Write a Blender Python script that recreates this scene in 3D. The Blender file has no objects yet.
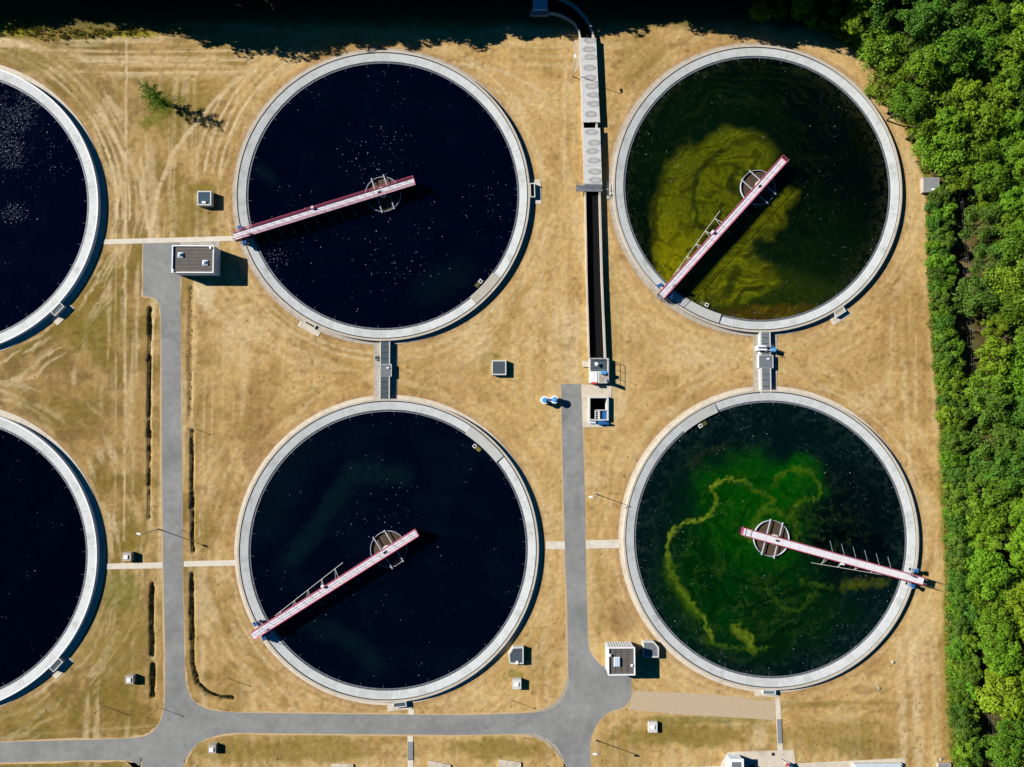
import bpy, math, random
import numpy as np
from mathutils import Vector, Matrix
random.seed(7)
RNG = np.random.default_rng(11)
PI = math.pi
C = bpy.context.scene.collection
scene = bpy.context.scene

# ---------------------------------------------------------------- camera
FL, AX, AY, CH = 672.9, .0429, -.0184, 112.15
Rm = Matrix.Rotation(AX, 3, 'X') @ Matrix.Rotation(AY, 3, 'Y')
cd = bpy.data.cameras.new('camera'); cam = bpy.data.objects.new('camera', cd); C.objects.link(cam)
cam.matrix_world = Matrix.Translation((0, 0, CH)) @ Rm.to_4x4()
cd.sensor_width = 36; cd.lens = FL*36/1024; cd.clip_end = 3000; cd.clip_start = .5
scene.camera = cam

# ---------------------------------------------------------------- sky, sun, exposure
SUN_EL, SUN_AZ = math.radians(30.6), math.radians(160.2)     # azimuth measured from +X
sd = Vector((math.cos(SUN_AZ)*math.cos(SUN_EL), math.sin(SUN_AZ)*math.cos(SUN_EL), math.sin(SUN_EL)))
w = bpy.data.worlds.new('World'); scene.world = w; w.use_nodes = True
nt = w.node_tree; bg = nt.nodes['Background']
sky = nt.nodes.new('ShaderNodeTexSky'); sky.sky_type = 'NISHITA'; sky.sun_disc = False
sky.sun_elevation = SUN_EL; sky.sun_rotation = math.atan2(sd.x, sd.y)
sky.air_density = .75; sky.dust_density = 0; sky.ozone_density = 4.0
hs_ = nt.nodes.new('ShaderNodeHueSaturation'); hs_.inputs['Saturation'].default_value = 1.6; hs_.inputs['Value'].default_value = .62   # deep clear sky
nt.links.new(sky.outputs[0], hs_.inputs['Color']); nt.links.new(hs_.outputs[0], bg.inputs[0]); bg.inputs[1].default_value = .05
sl = bpy.data.lights.new('sun', 'SUN'); sl.energy = 5.0; sl.angle = math.radians(.53); sl.color = (1, .96, .89)
so = bpy.data.objects.new('sun', sl); C.objects.link(so); so.rotation_euler = sd.to_track_quat('Z', 'Y').to_euler()
so.location = (-60, 20, 60)
vs = scene.view_settings
vs.view_transform = 'Standard'; vs.look = 'None'; vs.gamma = 1; vs.exposure = .72; vs.use_curve_mapping = False
scene.cycles.max_bounces = 5; scene.cycles.diffuse_bounces = 1

# ---------------------------------------------------------------- helpers
def P(px, py, z=0.0):
    """world x,y of a point of the survey plan, at height z"""
    d = Rm @ Vector(((px-512)/FL, (383.5-py)/FL, -1)); t = (z-CH)/d.z
    return (d.x*t, d.y*t)

def plan(X, Y, z=0.0):
    R = np.array(Rm); d = np.stack([X, Y, np.zeros_like(X)+z-CH], -1) @ R
    return 512+FL*d[..., 0]/-d[..., 2], 383.5-FL*d[..., 1]/-d[..., 2]

def lin(r, g, b, k=1.0):
    f = lambda c: (c/255/12.92 if c/255 <= .04045 else ((c/255+.055)/1.055)**2.4)
    return (f(r)*k, f(g)*k, f(b)*k)

class MB:
    def __init__(s, loc=(0, 0, 0)): s.v = []; s.f = []; s.o = Vector(loc)
    def add(s, vs_, fs):
        n = len(s.v); s.v += [tuple(Vector(v)-s.o) for v in vs_]; s.f += [tuple(i+n for i in f) for f in fs]; return s
    def box(s, c, size, rz=0.0, rx=0.0):
        hx, hy, hz = size[0]/2, size[1]/2, size[2]/2
        M = Matrix.Rotation(rz, 3, 'Z') @ Matrix.Rotation(rx, 3, 'X')
        vs_ = [M @ Vector((x*hx, y*hy, z*hz))+Vector(c) for x in (-1, 1) for y in (-1, 1) for z in (-1, 1)]
        return s.add(vs_, [(0, 1, 3, 2), (4, 6, 7, 5), (0, 4, 5, 1), (2, 3, 7, 6), (0, 2, 6, 4), (1, 5, 7, 3)])
    def tube(s, a, b, r, n=8, r2=None, cap=True):
        a, b = Vector(a), Vector(b); r2 = r if r2 is None else r2
        q = (b-a).to_track_quat('Z', 'Y').to_matrix(); vs_ = []
        for p, rr in ((a, r), (b, r2)):
            for i in range(n):
                t = 2*PI*i/n; vs_.append(p+q @ Vector((rr*math.cos(t), rr*math.sin(t), 0)))
        fs = [(i, (i+1) % n, n+(i+1) % n, n+i) for i in range(n)]
        if cap: fs += [tuple(range(n-1, -1, -1)), tuple(range(n, 2*n))]
        return s.add(vs_, fs)
    def path(s, pts, r, n=6):
        for a, b in zip(pts[:-1], pts[1:]): s.tube(a, b, r, n)
        return s
    def prism(s, poly, z0, z1):
        n = len(poly)
        ar = sum(poly[i][0]*poly[(i+1) % n][1]-poly[(i+1) % n][0]*poly[i][1] for i in range(n))
        if ar < 0: poly = poly[::-1]
        vs_ = [(p[0], p[1], z0) for p in poly]+[(p[0], p[1], z1) for p in poly]
        return s.add(vs_, [(i, (i+1) % n, n+(i+1) % n, n+i) for i in range(n)]+[tuple(range(n-1, -1, -1)), tuple(range(n, 2*n))])
    def sheet(s, poly, z):
        n = len(poly)
        ar = sum(poly[i][0]*poly[(i+1) % n][1]-poly[(i+1) % n][0]*poly[i][1] for i in range(n))
        if ar < 0: poly = poly[::-1]
        return s.add([(p[0], p[1], z) for p in poly], [tuple(range(n))])
    def frame(s, poly, inner, z0, z1):
        """hollow prism: outer poly minus inner poly with the same vertex count"""
        n = len(poly); vs_ = [(*p, z0) for p in poly]+[(*p, z1) for p in poly]+[(*p, z0) for p in inner]+[(*p, z1) for p in inner]
        fs = []
        for i in range(n):
            j = (i+1) % n
            fs += [(i, j, n+j, n+i), (n+i, n+j, 3*n+j, 3*n+i), (3*n+i, 3*n+j, 2*n+j, 2*n+i), (2*n+i, 2*n+j, j, i)]
        return s.add(vs_, fs)
    def ring(s, c, r0, r1, z0, z1, n=256, a0=0, a1=2*PI, z1i=None):
        """annular solid; top may slope from z1i (inner) to z1 (outer)"""
        z1i = z1 if z1i is None else z1i; full = abs(a1-a0-2*PI) < 1e-6; m = n if full else n+1; vs_ = []
        for i in range(m):
            t = a0+(a1-a0)*i/n; cx, cy = math.cos(t), math.sin(t)
            vs_ += [(c[0]+r0*cx, c[1]+r0*cy, z0), (c[0]+r1*cx, c[1]+r1*cy, z0), (c[0]+r1*cx, c[1]+r1*cy, z1), (c[0]+r0*cx, c[1]+r0*cy, z1i)]
        fs = []
        for i in range(n):
            j = (i+1) % m
            for k in range(4):
                l = (k+1) % 4; fs.append((4*i+k, 4*i+l, 4*j+l, 4*j+k)[::-1])
        if not full: fs += [(0, 1, 2, 3), (4*n+3, 4*n+2, 4*n+1, 4*n)]
        return s.add(vs_, fs)
    def build(s, name, mat, parent=None, smooth=False):
        me = bpy.data.meshes.new(name); me.from_pydata(s.v, [], s.f); me.update()
        if smooth: me.polygons.foreach_set('use_smooth', [True]*len(me.polygons))
        me.materials.append(mat); o = bpy.data.objects.new(name, me); C.objects.link(o)
        if parent is not None: o.parent = parent
        else: o.location = s.o
        return o

def tag(o, label=None, cat=None, group=None, kind=None):
    if label: o['label'] = label
    if cat: o['category'] = cat
    if group: o['group'] = group
    if kind: o['kind'] = kind
    return o

def thing(name, label, cat, loc=(0, 0, 0), rz=0, group=None):
    o = bpy.data.objects.new(name, None); C.objects.link(o); o.location = loc; o.rotation_euler = (0, 0, rz)
    o.empty_display_size = .5
    return tag(o, label, cat, group)

# ---------------------------------------------------------------- materials
def mat(name, col, rough=.8, var=.15, scale=2.0, bump=.0, bscale=20, metal=0, spec=.3, dirt=None, dirt_amt=.5, dirt_scale=.6, attr=None, objvar=0, trans=0, coord='Object'):
    m = bpy.data.materials.new(name); m.use_nodes = True; n = m.node_tree; L = n.links; b = n.nodes['Principled BSDF']
    b.inputs['Roughness'].default_value = rough; b.inputs['Metallic'].default_value = metal; b.inputs['Specular IOR Level'].default_value = spec
    tc = n.nodes.new('ShaderNodeTexCoord')
    def noise(sc, det=6, ro=.6):
        t = n.nodes.new('ShaderNodeTexNoise'); t.inputs['Scale'].default_value = sc; t.inputs['Detail'].default_value = det
        t.inputs['Roughness'].default_value = ro; L.new(tc.outputs[coord], t.inputs['Vector']); return t
    if attr:
        a = n.nodes.new('ShaderNodeAttribute'); a.attribute_name = attr; src = a.outputs['Color']
    else:
        r = n.nodes.new('ShaderNodeRGB'); r.outputs[0].default_value = (*col, 1); src = r.outputs[0]
    if dirt:
        t = noise(dirt_scale, 8, .65); cr = n.nodes.new('ShaderNodeMapRange'); cr.inputs[1].default_value = .48; cr.inputs[2].default_value = .68
        cr.inputs[4].default_value = dirt_amt; L.new(t.outputs['Fac'], cr.inputs[0])
        mx = n.nodes.new('ShaderNodeMix'); mx.data_type = 'RGBA'; L.new(cr.outputs[0], mx.inputs[0]); L.new(src, mx.inputs[6]); mx.inputs[7].default_value = (*dirt, 1); src = mx.outputs[2]
    if var:
        t = noise(scale); mr = n.nodes.new('ShaderNodeMapRange'); mr.inputs[1].default_value = .3; mr.inputs[2].default_value = .7
        mr.inputs[3].default_value = 1-var; mr.inputs[4].default_value = 1+var; L.new(t.outputs['Fac'], mr.inputs[0])
        vm = n.nodes.new('ShaderNodeVectorMath'); vm.operation = 'SCALE'; L.new(src, vm.inputs[0]); L.new(mr.outputs[0], vm.inputs['Scale']); src = vm.outputs[0]
    if objvar:
        oi = n.nodes.new('ShaderNodeObjectInfo'); hs = n.nodes.new('ShaderNodeHueSaturation'); L.new(src, hs.inputs['Color'])
        m1 = n.nodes.new('ShaderNodeMapRange'); m1.inputs[3].default_value = 1-objvar; m1.inputs[4].default_value = 1+objvar; L.new(oi.outputs['Random'], m1.inputs[0]); L.new(m1.outputs[0], hs.inputs['Value'])
        ml = n.nodes.new('ShaderNodeMath'); ml.operation = 'MULTIPLY'; ml.inputs[1].default_value = 7.31; L.new(oi.outputs['Random'], ml.inputs[0])
        fr = n.nodes.new('ShaderNodeMath'); fr.operation = 'FRACT'; L.new(ml.outputs[0], fr.inputs[0])
        m2 = n.nodes.new('ShaderNodeMapRange'); m2.inputs[3].default_value = .470; m2.inputs[4].default_value = .513; L.new(fr.outputs[0], m2.inputs[0]); L.new(m2.outputs[0], hs.inputs['Hue'])
        src = hs.outputs[0]
    L.new(src, b.inputs['Base Color'])
    if bump:
        t = noise(bscale, 5); bp = n.nodes.new('ShaderNodeBump'); bp.inputs['Strength'].default_value = bump; bp.inputs['Distance'].default_value = .05
        L.new(t.outputs['Fac'], bp.inputs['Height']); L.new(bp.outputs[0], b.inputs['Normal'])
    if trans:
        tr = n.nodes.new('ShaderNodeBsdfTranslucent'); L.new(src, tr.inputs[0]); ms = n.nodes.new('ShaderNodeMixShader'); ms.inputs[0].default_value = trans
        L.new(b.outputs[0], ms.inputs[1]); L.new(tr.outputs[0], ms.inputs[2]); L.new(ms.outputs[0], n.nodes['Material Output'].inputs[0])
    return m

K = 1/1.45
M = {}
M['well'] = mat('feed_well_paint', (.46, .49, .56), rough=.5, var=.1)
M['runway'] = mat('runway_concrete', lin(222, 226, 226, K), var=.07, scale=1.6, dirt=lin(182, 184, 176, K), dirt_amt=.65, dirt_scale=.45, bump=.2)
M['concrete'] = mat('pale_concrete', lin(232, 220, 200, K), var=.10, scale=1.5, dirt=lin(170, 158, 138, K), dirt_amt=.55, dirt_scale=.5, bump=.2)
M['strip'] = mat('wall_concrete', lin(216, 206, 190, K), var=.10, scale=1.0, dirt=lin(180, 165, 150, K), dirt_amt=.5, dirt_scale=.4, bump=.2)
M['oldconc'] = mat('weathered_concrete', lin(196, 186, 172, K), var=.15, scale=2, dirt=lin(140, 132, 115, K), dirt_amt=.6, dirt_scale=.9, bump=.3)
M['beige'] = mat('beige_slab', lin(196, 189, 176, K), var=.08, scale=1.5, bump=.1, dirt=lin(170, 165, 150, K), dirt_amt=.4)
M['stain'] = mat('joint_stain', (.36, .36, .35), var=.4, scale=3); M['greyseg'] = mat('grey_segment', lin(205, 207, 203, K), var=.06, scale=1.5, dirt=lin(180, 180, 172, K), dirt_amt=.4); M['groove'] = mat('joint_seal', (.02, .02, .025), var=.2)
M['dark'] = mat('dark_void', (.006, .006, .007), var=.2, spec=.1)
M['weir'] = mat('weir_steel', (.20, .21, .24), rough=.5, var=.3, metal=.2)
M['teeth'] = mat('weir_bracket', (.07, .08, .11), rough=.6, var=.3)
M['grate'] = mat('grating', (.055, .075, .09), rough=.6, var=.25, scale=4, spec=.3)
M['grate2'] = mat('grating_light', (.145, .16, .18), rough=.6, var=.2, scale=4)
M['rim'] = mat('pale_rim', (.53, .53, .50), var=.08)
M['white'] = mat('white_paint', (.80, .81, .83), rough=.4, var=.04)
M['deck'] = mat('deck_panel', (.66, .64, .69), rough=.5, var=.06, scale=1.2, dirt=(.44, .38, .42), dirt_amt=.35)
M['red'] = mat('red_rail_paint', (.55, .11, .18), rough=.4, var=.12)
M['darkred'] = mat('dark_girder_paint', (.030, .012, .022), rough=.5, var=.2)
M['blue'] = mat('blue_paint', (.025, .11, .30), rough=.35, var=.1)
M['lblue'] = mat('light_blue_paint', (.10, .30, .58), rough=.35, var=.1)
M['steel'] = mat('galvanised_steel', (.36, .37, .39), rough=.45, metal=.4, var=.15)
M['scum'] = mat('brown_scum', lin(100, 84, 64, K*.75), rough=.7, var=.35, scale=1.2, dirt=(.05, .035, .025), dirt_amt=.7, dirt_scale=1.2, bump=.2)
M['roof'] = mat('roof_felt', lin(112, 106, 102, K), var=.12, scale=1.5, bump=.1, dirt=lin(82, 77, 74, K), dirt_amt=.5, dirt_scale=.8)
M['wallp'] = mat('pale_wall_panel', (.56, .63, .72), var=.04)
M['asphalt'] = mat('asphalt', lin(154, 155, 153, K), rough=.85, var=.12, scale=.9, bump=.3, bscale=30, dirt=lin(128, 129, 129, K), dirt_amt=.7, dirt_scale=.16)
M['verge'] = mat('road_edge_gravel', lin(214, 184, 138, K), var=.18, scale=3, bump=.3)
M['gravel'] = mat('tan_paving', lin(208, 186, 156, K), var=.12, scale=3.5, dirt=lin(205, 184, 150, K), dirt_amt=.5, dirt_scale=1.2, bump=.3)
M['bark'] = mat('bark', (.09, .065, .045), var=.3, scale=6)
M['leaf'] = mat('leaf_green', (.105, .225, .011), rough=.6, var=.35, scale=.45, objvar=.30, trans=.25, spec=.2)
M['leaf2'] = mat('leaf_yellow_green', (.135, .255, .010), rough=.6, var=.3, scale=.45, objvar=.25, trans=.25, spec=.2)
M['leaf3'] = mat('leaf_dark', (.058, .140, .011), rough=.6, var=.35, scale=.5, objvar=.25, trans=.15, spec=.2)
M['weed'] = mat('verge_weed', (.22, .21, .035), rough=.7, var=.4, scale=.8, trans=.2)
M['ditchweed'] = mat('ditch_weed', (.085, .085, .025), rough=.8, var=.5, scale=1.0)
M['ruby'] = mat('signal_red', (.55, .05, .05), rough=.4, var=.1)
M['glass'] = mat('dark_glass_cover', (.05, .09, .12), rough=.2, var=.2, spec=.5)

# ---------------------------------------------------------------- numeric noise for surface maps
def vnoise(x, y, seed=0):
    xi = np.floor(x).astype(np.int64); yi = np.floor(y).astype(np.int64); fx = x-xi; fy = y-yi
    fx = fx*fx*(3-2*fx); fy = fy*fy*(3-2*fy)
    def h(a, b):
        v = (a*374761393+b*668265263+seed*982451653) & 0xffffffff
        v = ((v ^ (v >> 13))*1274126177) & 0xffffffff
        return ((v ^ (v >> 16)) & 0xffff)/65535.0
    return (h(xi, yi)*(1-fx)+h(xi+1, yi)*fx)*(1-fy)+(h(xi, yi+1)*(1-fx)+h(xi+1, yi+1)*fx)*fy
def fbm(x, y, o=4, seed=0):
    s = 0; a = 1; t = 0
    for i in range(o): s = s+a*vnoise(x*2**i+i*17.3, y*2**i-i*9.1, seed+i); t += a; a *= .55
    return s/t
def sstep(a, b, x):
    t = np.clip((x-a)/(b-a), 0, 1); return t*t*(3-2*t)
def segdist(X, Y, pts):
    d = np.full(X.shape, 1e9)
    for (x0, y0), (x1, y1) in zip(pts[:-1], pts[1:]):
        dx, dy = x1-x0, y1-y0; t = np.clip(((X-x0)*dx+(Y-y0)*dy)/(dx*dx+dy*dy+1e-9), 0, 1)
        d = np.minimum(d, np.hypot(X-x0-t*dx, Y-y0-t*dy))
    return d
def set_col(me, name, rgb):
    a = me.color_attributes.new(name, 'FLOAT_COLOR', 'POINT'); d = np.ones((len(me.vertices), 4), np.float32); d[:, :rgb.shape[1]] = rgb
    a.data.foreach_set('color', d.ravel())

TANKS = {'TL': (-19.51, 36.50), 'TR': (43.71, 38.00), 'BL': (-18.18, -22.35), 'BR': (44.99, -20.87), 'WL': (-90.9, 34.0), 'WB': (-89.63, -23.65)}
RIN = 22.84

# ---------------------------------------------------------------- ground
def build_ground():
    st = .25
    fine_x = np.arange(-100, 98, st); fine_y = np.arange(-74, 82, st)
    xs = np.concatenate([[-1500, -700, -350, -200, -140, -115], fine_x, [112, 135, 200, 350, 700, 1500]])
    ys = np.concatenate([[-1500, -700, -350, -200, -120, -90], fine_y, [95, 120, 200, 350, 700, 1500]])
    X, Y = np.meshgrid(xs, ys); ny, nx = X.shape
    U, V = plan(X, Y)
    Uc, Vc = np.clip(U, -400, 1500), np.clip(V, -400, 1200)
    Z = np.zeros_like(X)
    # ditches beside the west road
    G = np.zeros_like(X)
    for pts, wd, dp in (([(150, 308), (149.5, 350), (149, 420), (149, 518)], 1.9, .36), ([(152, 583), (151.5, 620), (152, 655)], 2.6, .35), ([(153, 664), (152.5, 696)], 2.6, .4),
                        ([(191, 287), (190.5, 330), (190, 415)], 2.4, .14), ([(192, 431), (192, 500), (193, 552)], 2.1, .36), ([(192, 574), (192, 620), (193, 665), (198, 683), (208, 693), (222, 698), (232, 698)], 2.6, .36)):
        d = segdist(Uc, Vc, pts)+(fbm(X*.8, Y*.8, 3, 5)-.5)*2.6
        g = 1-sstep(wd*.35, wd*1.15, d); Z -= g*dp; G = np.maximum(G, g*(dp/.5))
    # holes under the pump pit
    px0, py0 = P(590, 398); px1, py1 = P(607.2, 419.5)
    Z[(X > px0-.2) & (X < px1+.2) & (Y < py0+.2) & (Y > py1-.2)] = -3.0
    # colour
    straw = np.array(lin(215, 180, 118, K)); tan = np.array(lin(198, 158, 98, K)); pale = np.array(lin(230, 206, 160, K))
    olive = np.array(lin(138, 120, 46, K)); green = np.array(lin(92, 112, 28, K)); brown = np.array(lin(150, 112, 66, K)); dgreen = np.array(lin(46, 62, 16, K))
    n1 = fbm(X*.06, Y*.06, 4, 1); n2 = fbm(X*.35, Y*.35, 4, 21); n3 = fbm(X*1.3, Y*1.3, 3, 31)
    mixc = lambda c, t, k: c*(1-k[..., None])+t*k[..., None]
    col = np.broadcast_to(straw, X.shape+(3,)).copy()
    col = mixc(col, tan, sstep(.42, .62, n1*.6+n2*.4)*.55)
    west = sstep(330, 60, U)                      # drier and more olive towards the west side
    col = mixc(col, np.array(lin(147, 122, 71, K)), west*(.55+.5*sstep(.4, .6, n2)))
    col = mixc(col, olive, sstep(.50, .66, n1*.5+n2*.5)*(.22+.5*west))
    # mowing rings round the tanks and straight passes elsewhere
    dist = np.full(X.shape, 1e9); ang = np.zeros_like(X)
    for c in TANKS.values():
        d = np.hypot(X-c[0], Y-c[1]); ang = np.where(d < dist, np.arctan2(Y-c[1], X-c[0]), ang); dist = np.minimum(dist, d)
    e = dist-25.2
    ringm = 1-sstep(5.0, 9.5, e+(n1-.5)*6)
    s_ring = fbm(e*1.5+n2*2.2+n1*3, ang*5.0, 3, 41)
    s_vert = fbm(X*1.25+n2*.5, Y*.05, 3, 51); s_hor = fbm(X*.05, Y*1.5+n2*.5, 3, 61)
    hor = sstep(88, 70, V)
    sv = s_vert*(1-hor)+s_hor*hor
    s = s_ring*ringm+sv*(1-ringm)
    col = mixc(col, pale, sstep(.50, .70, s)*(.34+.26*west))
    col = mixc(col, brown, sstep(.50, .28, s)*(.20))
    # wheel tracks
    def track(pts, wpx, amt, c=pale):
        nonlocal col
        d = segdist(Uc, Vc, pts); k = (1-sstep(wpx*.35, wpx, d+(n3-.5)*wpx))*min(1, amt*1.35)*(.5+.5*sstep(.3, .55, n2)); col = mixc(col, c, k)
    arc = lambda cx, cy, r, a0, a1: [(cx+r*math.cos(math.radians(a)), cy+r*math.sin(math.radians(a))) for a in np.linspace(a0, a1, 16)]
    for r, a in ((163, .75), (169, .5), (176, .7), (183, .4)): track(arc(-46, 207, r, -84, 4), 1.8, a)
    for r, a in ((166, .7), (173, .5), (181, .7), (190, .35)): track(arc(384, 196, r, 188, 242), 1.8, a)
    for y in (52, 62, 73): track([(40, y-2), (140, y), (256, y-2)], 1.5, .5)
    track([(126.5, 40), (126, 150), (125, 300), (125, 400), (124, 540)], 1.7, .6); track([(116, 200), (115, 540)], 1.3, .3)
    track([(0, 42), (40, 50), (80, 84), (110, 130), (140, 180), (150, 240)], 3, .6); track([(256, 64), (215, 100), (175, 150), (158, 190), (150, 236)], 3, .6)
    track([(150, 150), (155, 236)], 8, .35); track([(198, 285), (203, 300), (214, 312)], 7, .5)
    track([(430, 60), (500, 70), (545, 92), (562, 108)], 2, .5); track([(470, 80), (520, 100), (556, 112)], 1.5, .4); track([(566, 60), (564, 180)], 2, .4)
    track([(562, 300), (572, 384)], 6, .35); track([(577, 300), (577, 384)], 3, .4)
    for x in (898, 912): track([(x, 640), (x+4, 700), (x+6, 767)], 6, .45)
    track([(904, 360), (908, 450), (926, 560)], 3, .35); track([(240, 720), (20, 735)], 2, .2)
    for r in (158, 165): track(arc(757, 188, r, -10, 88), 1.6, .3); track(arc(384, 196, r, 10, 85), 1.5, .3)
    # green and bare patches (plan ellipses)
    def patch(cx, cy, rx, ry, amt, c, warp=.5):
        nonlocal col
        q = np.hypot((U-cx)/rx, (V-cy)/ry)+(n2-.5)*warp*2+(n3-.5)*warp; col = mixc(col, c, (1-sstep(.5, 1.1, q))*amt)
    patch(168, 108, 26, 16, .8, np.array(lin(100, 122, 40, K)), 1.3); patch(182, 108, 40, 26, .55, olive, 1.0)
    patch(120, 640, 40, 60, .5, olive); patch(118, 590, 26, 26, .55, np.array(lin(112, 116, 34, K))); patch(40, 720, 70, 30, .5, olive)
    patch(135, 535, 18, 14, .6, olive); patch(128, 546, 14, 6, .7, olive); patch(200, 188, 16, 6, .8, olive); patch(190, 215, 30, 22, .45, olive)
    patch(90, 330, 55, 40, .35, olive); patch(70, 410, 60, 30, .4, olive); patch(20, 60, 40, 12, .6, olive); patch(68, 95, 40, 30, .35, olive)
    patch(516, 675, 13, 6, .6, np.array(lin(120, 118, 30, K)), 1.5); patch(492, 356, 12, 5, .8, olive); patch(485, 366, 6, 10, .5, olive)
    patch(700, 735, 90, 14, .75, olive); patch(655, 735, 40, 16, .4, olive); patch(840, 735, 60, 22, .55, olive); patch(870, 750, 50, 14, .4, np.array(lin(120, 110, 50, K)))
    patch(500, 748, 70, 14, .75, olive); patch(300, 750, 120, 16, .7, olive); patch(60, 766, 90, 8, .6, olive); patch(620, 750, 30, 24, .4, olive)
    patch(620, 620, 16, 22, .6, brown); patch(600, 600, 10, 60, .3, olive); patch(695, 720, 80, 5, .6, np.array(lin(110, 110, 30, K)))
    patch(805, 500+206, 45, 3, .5, olive); patch(840, 703, 90, 3.0, .5, olive); patch(880, 690, 12, 4, .4, olive); patch(220, 330, 60, 45, .25, np.array(lin(222, 186, 130, K)))
    patch(205, 295, 12, 16, .8, pale); patch(570, 345, 8, 50, .35, pale); patch(615, 405, 12, 30, .55, pale); patch(760, 740, 12, 14, .6, pale)
    patch(60, 33, 90, 7, .8, olive); patch(130, 34, 34, 5, .9, np.array(lin(160, 150, 40, K))); patch(15, 28, 26, 8, .9, np.array(lin(150, 145, 20, K)))
    patch(300, 45, 80, 10, .3, olive); patch(640, 60, 30, 40, .35, olive); patch(920, 640, 20, 40, .3, pale); patch(610, 320, 14, 60, .25, olive)
    patch(260, 430, 20, 60, .35, brown); patch(255, 460, 10, 40, .35, brown); patch(470, 380, 30, 20, .2, brown)
    patch(868, 662, 20, 10, .5, brown); patch(452+410, 690, 12, 5, .5, brown)
    for cx_, cy_, rr_, aa in ((560, 330, 30, .3), (700, 350, 40, .25), (470, 330, 50, .3), (870, 400, 30, .3), (450, 700, 40, .25), (560, 520, 16, .35), (600, 480, 20, .3), (250, 330, 40, .3), (480, 110, 40, .3)): patch(cx_, cy_, rr_, rr_*.6, aa, pale, 1.2)
    for cx_, cy_, rr_, aa in ((530, 200, 26, .35), (640, 350, 26, .3), (430, 360, 30, .35), (230, 500, 26, .35), (560, 640, 24, .35), (890, 300, 20, .3), (820, 350, 40, .25), (100, 430, 40, .3), (60, 380, 40, .3)): patch(cx_, cy_, rr_, rr_*.8, aa, tan*.82, 1.2)
    for r, a0, a1 in ((158, 95, 170), (164, 95, 160), (160, 300, 350)): track(arc(384, 196, r, a0, a1), 1.6, .45); track(arc(388, 551, r, a0, a1), 1.6, .35); track(arc(771, 540, r, a0-10, a1), 1.6, .35)
    # dark soil rims, ditch beds, woodland floor
    col = mixc(col, np.array(lin(186, 148, 104, K)), (1-sstep(.2, 1.3, e))*.6*(e > -1))
    col = mixc(col, dgreen*.6+olive*.4, np.clip(G, 0, 1)*.7)
    col = mixc(col, np.array(lin(198, 160, 100, K)), (np.clip(G, 0, .25)*4)*(1-np.clip(G, 0, 1))*.5)
    edge = np.interp(Vc, [-60, 20, 45, 60, 100, 150, 190, 260, 330, 430, 470, 560, 700, 767, 900], [800, 830, 862, 882, 897, 915, 928, 928, 932, 940, 940, 945, 946, 953, 958])
    wood = sstep(-4, 2, U-edge+(n2-.5)*5)
    col = mixc(col, np.array(lin(120, 124, 34, K)), wood*(1-sstep(3, 12, U-edge)))
    inner = sstep(3, 12, U-edge); col = mixc(col, np.array(lin(60, 66, 24, K)), inner*.85)
    gp = (1-sstep(4, 11, np.abs(U-(962+8*(V-200)/560.)) + (n2-.5)*10))*sstep(.45, .6, n2)
    col = mixc(col, np.array(lin(176, 146, 110, K)), gp*.45*(V > 100))
    # north margin: shade of the tree row painted into the ground as darker tones
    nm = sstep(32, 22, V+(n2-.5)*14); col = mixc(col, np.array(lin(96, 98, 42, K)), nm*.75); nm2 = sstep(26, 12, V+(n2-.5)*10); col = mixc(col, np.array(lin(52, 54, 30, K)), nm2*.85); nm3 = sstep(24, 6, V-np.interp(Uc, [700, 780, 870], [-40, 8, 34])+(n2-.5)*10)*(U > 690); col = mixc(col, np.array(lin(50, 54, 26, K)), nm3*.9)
    # fine grain: tufts and specks
    g = fbm(X*2.6, Y*2.6, 2, 71); col *= (.76+.48*g)[..., None]
    speck = sstep(.70, .80, vnoise(X*1.7, Y*1.7, 91)*(.6+.4*n2)+.12*(n1 > .5)); col = mixc(col, brown*.7, speck*.35)
    vtx = np.stack([X, Y, Z], -1).reshape(-1, 3); me = bpy.data.meshes.new('ground')
    ii = np.arange((ny-1)*(nx-1)); r, c = ii//(nx-1), ii % (nx-1); a = r*nx+c
    F = np.stack([a, a+1, a+nx+1, a+nx], -1).astype(np.int32)
    me.vertices.add(len(vtx)); me.vertices.foreach_set('co', vtx.astype(np.float32).ravel())
    me.loops.add(F.size); me.loops.foreach_set('vertex_index', F.ravel()); me.polygons.add(len(F))
    me.polygons.foreach_set('loop_start', np.arange(0, F.size, 4, dtype=np.int32)); me.update(calc_edges=True); me.validate()
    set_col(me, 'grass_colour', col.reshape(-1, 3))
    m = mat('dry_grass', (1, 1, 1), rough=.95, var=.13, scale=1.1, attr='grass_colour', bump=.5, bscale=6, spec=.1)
    n = m.node_tree; L = n.links                                     # second, finer grain of blades and stones
    b = n.nodes['Principled BSDF']; tc = [x for x in n.nodes if x.type == 'TEX_COORD'][0]
    t = n.nodes.new('ShaderNodeTexNoise'); t.inputs['Scale'].default_value = 7.5; t.inputs['Detail'].default_value = 4; t.inputs['Roughness'].default_value = .75
    L.new(tc.outputs['Object'], t.inputs['Vector']); mr = n.nodes.new('ShaderNodeMapRange'); mr.inputs[1].default_value = .3; mr.inputs[2].default_value = .7; mr.inputs[3].default_value = .66; mr.inputs[4].default_value = 1.30
    L.new(t.outputs['Fac'], mr.inputs[0]); vm = n.nodes.new('ShaderNodeVectorMath'); vm.operation = 'SCALE'
    old = b.inputs['Base Color'].links[0].from_socket; L.new(old, vm.inputs[0])
    vo = n.nodes.new('ShaderNodeTexVoronoi'); vo.inputs['Scale'].default_value = 1.5; L.new(tc.outputs['Object'], vo.inputs['Vector'])      # scattered tufts and clods
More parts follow.
